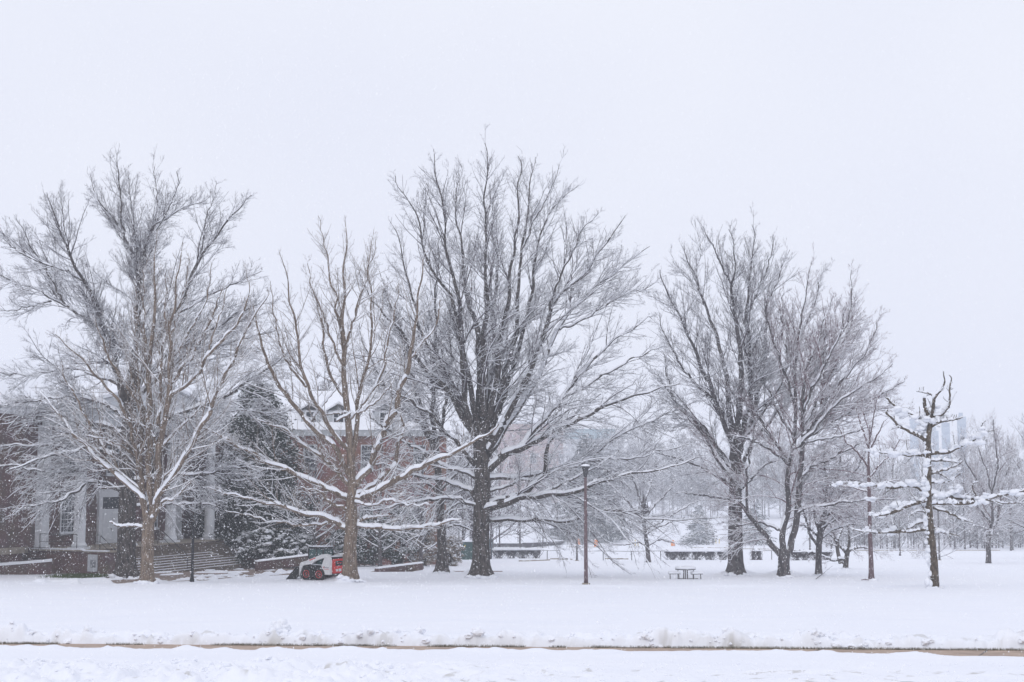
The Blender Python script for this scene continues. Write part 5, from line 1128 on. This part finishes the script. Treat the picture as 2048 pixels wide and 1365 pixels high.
# uprights carrying the arms, both sides: the big white panel at the rear
for s in (-1, 1):
    mb = MB(); y0, y1 = (.52, .74) if s > 0 else (-.74, -.52)
    mb.prism([(-1.22, .40), (-.72, .40), (-.60, .92), (-.78, 1.34), (-.86, 1.62), (-1.10, 1.62), (-1.22, 1.28)], y0, y1); up = mb.build('upright', M['white_machine'], L0)
    mb = MB(); y0, y1 = (.56, .76) if s > 0 else (-.76, -.56)
    mb.prism([(-1.02, 1.48), (-.95, 1.66), (-.55, 1.60), (.55, 1.20), (.95, 1.10), (1.06, .98), (1.16, .30), (1.05, .26), (.92, .70), (.84, .86), (.70, .93), (.12, 1.02), (-.08, 1.18), (-.52, 1.34), (-.85, 1.42)], y0, y1); ar = mb.build('lift_arm', M['white_machine'], L0)
    MB().box((-.15, (y1 + .001) if s > 0 else (y0 - .004), 1.36), (.30, (y1 + .004) if s > 0 else (y0 - .001), 1.42), lambda p: (p[0], p[1], p[2] - .35 * (p[0] + .15))).build('stripe', M['red_paint'], ar)
    MB().tube([(-.9, s * .66, .95), (.25, s * .66, 1.0)], .035, 8).build('lift_cylinder', M['grey_trim'], L0)
mb = MB(); mb.box((-1.32, -.50, .46), (-1.16, .50, 1.34), bev=.04); td = mb.build('tailgate', M['red_paint'], L0)
mb = MB(); mb.box((-1.335, -.30, .92), (-1.318, .34, 1.22), bev=.006); mb.build('grille', M['black_metal'], td)
mb = MB(); mb.box((-1.333, .10, .58), (-1.322, .28, .72)); mb.box((-1.333, -.18, .57), (-1.322, .04, .74)); mb.build('decal', M['sign_white'], td)
MB().box((-1.352, -.18, 1.08), (-1.333, .20, 1.11)).build('grille_bar', M['red_paint'], td)
mb = MB(); mb.box((-1.26, -.49, 1.345), (-.55, .49, 1.46), bev=.02); mb.build('engine_cover', M['black_metal'], L0)
mb = MB(); mb.box((-1.2, -.45, 1.462), (-.6, .45, 1.50), bev=.01); mb.build('snow', M['snow'], L0)
# cab: frame posts, glass, roof
mb = MB()
for x, y in ((-.50, -.46), (-.50, .40), (.62, -.46), (.62, .40)): mb.box((x, y, .86), (x + .07, y + .06, 1.96))
mb.box((.02, .40, .86), (.08, .455, 1.96)); mb.box((.02, -.455, .86), (.08, -.40, 1.96)); mb.box((-.50, -.46, 1.90), (.69, .46, 1.97))
cb = mb.build('cab', M['black_metal'], L0)
mb = MB(); mb.box((-.43, .41, .95), (.02, .44, 1.9)); mb.box((.08, .41, .95), (.62, .44, 1.9)); mb.box((-.43, -.44, .95), (.02, -.41, 1.9)); mb.box((.08, -.44, .95), (.62, -.41, 1.9)); mb.box((.63, -.40, .95), (.66, .40, 1.9)); mb.box((-.48, -.40, 1.2), (-.45, .40, 1.9)); mb.build('window', M['cab_glass'], cb)
mb = MB(); mb.box((-.54, -.50, 1.972), (.76, .50, 2.05), bev=.03); mb.build('cab_roof', M['black_metal'], cb)
mb = MB(); mb.box((-.5, -.46, 2.051), (.72, .46, 2.09), bev=.015); mb.build('snow', M['snow'], cb)
MB().box((-.3, -.25, .87), (.15, .25, 1.25), bev=.05).build('seat', M['black_metal'], cb)
# bucket
mb = MB(); pr = [(1.10, .78), (1.16, .80), (1.20, .30), (1.34, .10), (2.0, .02), (2.0, -.02), (1.30, .03), (1.12, .22)]
mb.prism(pr, -.9, .9)
for y in (-.9, .88): mb.prism([(1.12, .78), (1.20, .80), (1.62, .42), (2.0, .02), (1.30, .02), (1.12, .2)], y, y + .02)
mb.build('bucket', M['tyre'], L0)
V, Fq = blobs(np.random.default_rng(3).normal(0, 1, (26, 3)) * [.18, .45, .05] + [1.45, 0, .16], np.full(26, .17), np.random.default_rng(4), .6, True)
npmesh('snow', V, Fq, M['snow'], L0)
# maker's lettering on the rear upright
def lettering(txt, size, m, parent, loc, rot, name='lettering'):
    c = bpy.data.curves.new(name, 'FONT'); c.body = txt; c.size = size; c.extrude = .002; c.align_x = 'CENTER'
    t = bpy.data.objects.new(name, c); COL.objects.link(t); bpy.context.view_layer.update()
    me = bpy.data.meshes.new_from_object(t.evaluated_get(bpy.context.evaluated_depsgraph_get())); bpy.data.objects.remove(t)
    o = link_mesh(name, me, m, parent); o.location = loc; o.rotation_euler = rot; return o
lettering('Bobcat', .125, M['black_metal'], L0, (-.985, .743, .80), (R(90), 0, R(180)))
MB().box((-.80, .741, .80), (-.74, .744, .88)).build('logo', M['red_paint'], L0)
MB().box((-1.16, .741, .72), (-.78, .744, .75)).build('stripe', M['red_paint'], L0)

# ---------------------------------------------------------------- picnic table and benches
L0.scale = (1, 1, .95)
gT = G(1371, 1158.5); tt = empty('picnic_table', gT, 'snow covered round metal table in the middle of the lawn', 'table')
MB().lathe((0, 0, .56), [(.60, 0), (.62, .02), (.62, .05), (.58, .055)], 28).build('tabletop', M['lamp_grey'], tt)
MB().lathe((0, 0, .617), [(.61, 0), (.64, .05), (.58, .13), (.40, .165), (.1, .175)], 28).build('snow', M['snow'], tt, True)
for a in (20, 140, 260): MB().tube([(.12 * math.cos(R(a)), .12 * math.sin(R(a)), .56), (.14 * math.cos(R(a)), .14 * math.sin(R(a)), -.1)], .035, 8).build('leg', M['lamp_grey'], tt)
for a in (200, 340): MB().tube([(.5 * math.cos(R(a)), .5 * math.sin(R(a)), .57), (.52 * math.cos(R(a)), .52 * math.sin(R(a)), -.1)], .022, 6).build('brace', M['lamp_grey'], tt)
MB().tube([(-.45, -.05, .03), (.75, -.12, .03)], .02, 6).build('base_bar', M['lamp_grey'], tt)
for i, (dx, dy, rz, lb) in enumerate(((-.68, -.15, 8, 'left snow covered bench beside the round table'), (.66, -.30, -24, 'right tilted snow covered bench beside the round table'))):
    b = empty('bench', gT + np.array([dx, dy, 0]), lb, 'bench', 'benches at the round table', R(-rz) if i else R(rz) * .3)
    MB().box((-.36, -.14, .30), (.36, .14, .34), bev=.01).build('seat', M['lamp_grey'], b)
    for s in (-1, 1): MB().tube([(s * .26, 0, .30), (s * .27, 0, -.1)], .03, 8).build('leg', M['lamp_grey'], b)
    MB().prism([(-.38, .342), (.38, .342), (.36, .43), (.2, .48), (-.2, .485), (-.36, .44)], -.16, .16).build('snow', M['snow'], b)

# ---------------------------------------------------------------- things by the car park
def cab_box(name, label, cat, xa, xb, yt, yb, mt, depth, snow=.12, door=True):
    g = G((xa + xb) / 2, yb); sc = g[1] / F; wd = (xb - xa) * sc; H_ = (yb - yt) * sc; e = empty(name, g, label, cat)
    MB().box((-wd / 2, 0, -.2), (wd / 2, depth, H_), bev=.03).build('body', mt, e)
    MB().box((-wd / 2 - .05, -.05, H_), (wd / 2 + .05, depth + .05, H_ + .06)).build('lid', mt, e)
    MB().prism([(-wd / 2 - .05, H_ + .061), (wd / 2 + .05, H_ + .061), (wd / 2, H_ + .06 + snow), (-wd / 2, H_ + .06 + snow)], -.05, depth + .05).build('snow', M['snow'], e)
    if door:
        MB().box((-.012, -.012, .1), (.012, -.001, H_ - .1)).build('door_seam', M['black_metal'], e)
        for s in (-1, 1): MB().box((s * wd * .25 - .05, -.02, H_ * .75), (s * wd * .25 + .05, -.001, H_ * .85)).build('warning_plate', M['yellow'], e)
    return e
cab_box('utility_cabinet', 'dark green utility cabinet half hidden by the tallest oak trunk', 'cabinet', 922, 954, 1086, 1120, M['green_box'], 1.4)
cab_box('switch_box', 'narrow blue grey box edge showing right of the tallest oak trunk', 'box', 962, 984, 1080, 1117, M['blue_grey'], .8, door=False)
sh = empty('storage_shed', G(1000, 1083), 'slatted grey shed with a sloping snow roof above the hedges', 'shed'); sk = G(1000, 1083)[1] / F
MB().prism([(-38 * sk, -.3), (22 * sk, -.3), (22 * sk, 26 * sk), (-38 * sk, 17 * sk)], 0, 5).build('wall', M['grey_wood'], sh)
MB().prism([(-40 * sk, 17.5 * sk), (4 * sk, 24 * sk), (4 * sk, 27 * sk), (-6 * sk, 28.5 * sk), (-40 * sk, 22 * sk)], -.2, 5.2).build('snow', M['snow'], sh)
mb = MB()
for q in range(18): mb.box((-37 * sk + q * 3.3 * sk, -.06, .1), (-37 * sk + q * 3.3 * sk + .09, -.005, 16 * sk))
mb.build('slats', M['lamp_grey'], sh)
def barrel(px, py, w_, h_, label):
    g = G(px, py); s = g[1] / F; e = empty('traffic_barrel', g, label, 'barrel', 'orange barrels in the car park'); r_ = w_ * s / 2; H_ = h_ * s
    MB().lathe((0, 0, -.05), [(r_ * 1.08, 0), (r_ * 1.08, H_ * .1), (r_ * .98, H_ * .12), (r_ * .95, H_ * .45), (r_ * .88, H_ * .47), (r_ * .84, H_ * .98), (r_ * .5, H_)], 18).build('body', M['orange'], e)
    MB().lathe((0, 0, H_ * .52), [(r_ * .885, 0), (r_ * .875, H_ * .16)], 18).build('reflective_band', M['orange'], e)
    MB().lathe((0, 0, H_ - .05), [(r_ * .8, 0), (r_ * .8, .12), (r_ * .4, .28)], 14).build('snow', M['snow'], e, True)
barrel(1157, 1090, 7, 13, 'orange traffic barrel just right of the grey lamp post'); barrel(1192, 1093.5, 8, 14, 'orange traffic barrel nearest the reddish lamp post, on its right'); 
gB = G(1346, 1093); e = empty('barricade', gB, 'tilted orange barricade right of the small round headed tree', 'barricade'); s = gB[1] / F
MB().prism([(-4 * s, 0), (4 * s, 0), (4 * s, 6 * s), (1.5 * s, 12 * s), (-1 * s, 12 * s), (-4 * s, 5 * s)], -.2, .2).build('panel', M['orange'], e)
MB().box((-4.5 * s, -.3, -.1), (4.5 * s, .3, .1)).build('foot', M['grey_trim'], e)
for i, (px, py, h_, w_, where) in enumerate(((1209, 1088, 13, 1.6, 'leftmost yellow bollard, right of the orange barrels'), (1231, 1088, 13, 1.6, 'yellow bollard second from the left, right of the barrels'), (1252, 1087, 11, 1.5, 'short yellow bollard in the middle of the car park row'), (1264.5, 1086, 11, 1.5, 'yellow bollard left of the taller pair'), (1270.5, 1092, 12, 1.6, 'left one of the nearer yellow bollard pair'), (1276, 1092, 12, 1.6, 'right one of the nearer yellow bollard pair'), (1432, 1089, 11, 1.6, 'yellow bollard just left of the straight grey trunk, beside the meter'), (1438.5, 1089, 11, 1.6, 'yellow bollard closest to the straight grey trunk'))):
    g = G(px, py); s = g[1] / F; e = empty('bollard', g, where, 'bollard', 'yellow bollards in the car park')
    MB().lathe((0, 0, -.1), [(w_ * s / 2, 0), (w_ * s / 2, h_ * s), (w_ * s / 4, h_ * s + .1)], 10).build('pipe', M['yellow'], e); MB().lathe((0, 0, h_ * s), [(w_ * s * .5, 0), (w_ * s * .55, .06), (w_ * s * .2, .16)], 10).build('snow', M['snow'], e)
def post(px, py, h_, w_, mt, label, name='post', cap=False):
    g = G(px, py); s = g[1] / F; e = empty(name, g, label, name.replace('_', ' '))
    MB().box((-w_ * s / 2, -w_ * s / 2, -.2), (w_ * s / 2, w_ * s / 2, h_ * s), bev=.01).build('shaft', mt, e); MB().lathe((0, 0, h_ * s), [(w_ * s * .6, 0), (w_ * s * .6, .05), (w_ * s * .2, .12)], 8).build('cap', M['snow'] if cap else mt, e)
post(1179.5, 1086, 31, 2.6, M['sign_white'], 'white sign post in front of the big snowy spruce', cap=True)
post(1040.5, 1092, 27, 2, M['blue_grey'], 'thin blue grey post between the shed and the spruce', cap=True)
post(1413.5, 1090, 42, 3.2, M['stone'], 'brown wooden post left of the straight grey trunk'); post(1392.5, 1086, 32, 1.6, M['lamp_grey'], 'thin grey sign post left of the brown wooden post')
cab_box('parking_meter', 'grey pay box with a snow cap right of the brown wooden post', 'pay box', 1424, 1429, 1068, 1089, M['lamp_grey'], .4, door=False)
# low pipe fence along the lawn, post by post with its rail
for i, (xa, ya, xb, yb, ps, lb) in enumerate(((1176, 1121, 1330, 1121, (1206.5, 1263.5, 1321.5), 'low pipe fence along the back of the lawn, right of the reddish lamp post'), (1083, 1119, 1120, 1119, (1094.5,), 'short pipe fence with one post at the right end of the near hedge'), (1523, 1120, 1600, 1120, (1543.5,), 'short pipe fence behind the maple'))):
    e = empty('pipe_fence', G(xa, ya), lb, 'fence'); o_ = np.array(G(xa, ya)); hh = .95
    A0 = G(xa, ya) - o_ + [0, 0, hh]; B0 = G(xb, yb) - o_ + [0, 0, hh]
    mb = MB(); mb.tube([A0 + (B0 - A0) * q + [0, 0, .02 * math.sin(q * 9)] for q in np.linspace(0, 1, 9)], .03, 6); mb.build('rail', M['lamp_grey'], e)
    for p_ in ps:
        c = G(p_, ya) - o_; MB().tube([c - [0, 0, .2], c + [0, 0, hh + .02]], .045, 8).build('post', M['lamp_grey'], e)
# kerb lines showing through the snow of the car park
for i, (xa, ya, xb, yb) in enumerate(((1126, 1094.4, 1204, 1095.2), (1200, 1091.2, 1250, 1091.6), (1258, 1095.4, 1280, 1094.2), (1385, 1096.2, 1462, 1097), (1484, 1098.4, 1545, 1099.4), (1488, 1082.2, 1560, 1086), (1700, 1101.6, 2000, 1101.8), (1946, 1091.8, 2030, 1091.8), (1100, 1118.8, 1145, 1120.2), (1210, 1118.6, 1262, 1119.4), (1030, 1124, 1100, 1121.5), (1048, 1097.5, 1094, 1095.2))):
    A0 = G(xa, ya); B0 = G(xb, yb); d = B0 - A0; L = np.linalg.norm(d); T = d / L; mb = MB(); n = 10; hgt = .11
    for q in range(n):
        if (q * 7 + i * 3) % 10 == 0: continue
        a = A0 + d * q / n; b = A0 + d * (q + 1) / n; h_ = hgt * (.8 + .4 * ((q * 5 + i) % 4) / 4)
        mb.box((0, 0, -.05), (1, .15, h_), lambda p, a=a, b=b: tuple(a + (b - a) * p[0] + np.array([0, p[1], p[2]])))
    tag(mb.build('kerb', M['stone']), kind='structure')
# a snapped twig lying by the slim trunk
gq = G(1640, 1160); e_ = MB().tube([G(1632, 1160) + [0, 0, .05], G(1648, 1150) + [0, 0, .12], P(1665, 1132, G(1650, 1152)[1])], [.02, .014, .006], 6).build('fallen_branch', M['twig_dark']); tag(e_, 'thin fallen branch leaning out of the snow beside the short grey trunk', 'branch')
e_ = MB().tube([G(1723, 1162) + [0, 0, .05], G(1731, 1161) + [0, 0, .06], G(1738, 1162) + [0, 0, .05]], [.02, .03, .02], 6).build('fallen_branch', M['twig_red']); tag(e_, 'small broken stick lying in the snow left of the slim reddish trunk', 'branch')

def rebase(o, loc):
    loc = Vector(loc); o.location = loc
    for c in o.children: c.location = Vector(c.location) - loc
bpy.context.view_layer.update()
rebase(hall, fr((8.6, -3.4, ZF - 1.9))); rebase(wing, fw((7, 0, zc - 9))); rebase(far, ff((4, 0, -10.5))); rebase(low, fl((8, 0, -11.5)))
for o in list(bpy.data.objects):
    if o.name.split('.')[0] in ('ramp_wall', 'picket_railing') and o.location.length < 1e-6:
        c = o.children[0].data; v = c.vertices[0].co; rebase(o, v)

# ---------------------------------------------------------------- falling snow and haze
rng = np.random.default_rng(12); n = 190000
Yf = 14 + 72 * rng.random(n) ** .75; Xf = Yf * rng.uniform(-.50, .50, n); Zf = zb(Yf) + rng.random(n) * np.minimum(34, 8 + Yf * .42)
c = np.stack([Xf, Yf, Zf], -1); r_ = rng.uniform(.004, .0085, n) * (.6 + Yf / 110)
TV = np.array([[1, 1, 1], [1, -1, -1], [-1, 1, -1], [-1, -1, 1]]) * .8
V = (TV[None] + rng.normal(0, .3, (n, 4, 3))) * r_[:, None, None] * [1, 1, 1.5] + c[:, None, :]
Fq = (np.array([[0, 1, 2], [0, 3, 1], [0, 2, 3], [1, 3, 2]])[None] + (np.arange(n) * 4)[:, None, None]).reshape(-1, 3)
tag(npmesh('falling_snow', V.reshape(-1, 3), Fq, M['snowflake'], None, False), 'snowflakes drifting down through the whole scene', 'snow', kind='stuff')
hz = bpy.data.materials.new('haze'); hz.use_nodes = True; t = hz.node_tree
for q in list(t.nodes): t.nodes.remove(q)
oo = t.nodes.new('ShaderNodeOutputMaterial'); pv = t.nodes.new('ShaderNodeVolumePrincipled')
pv.inputs['Density'].default_value = HAZE; pv.inputs['Color'].default_value = (.93, .955, 1.0, 1); pv.inputs['Anisotropy'].default_value = .1
t.links.new(pv.outputs['Volume'], oo.inputs['Volume'])
hb = MB().box((-950, -25, -18), (950, 900, 60)).build('haze', hz); tag(hb, kind='stuff')
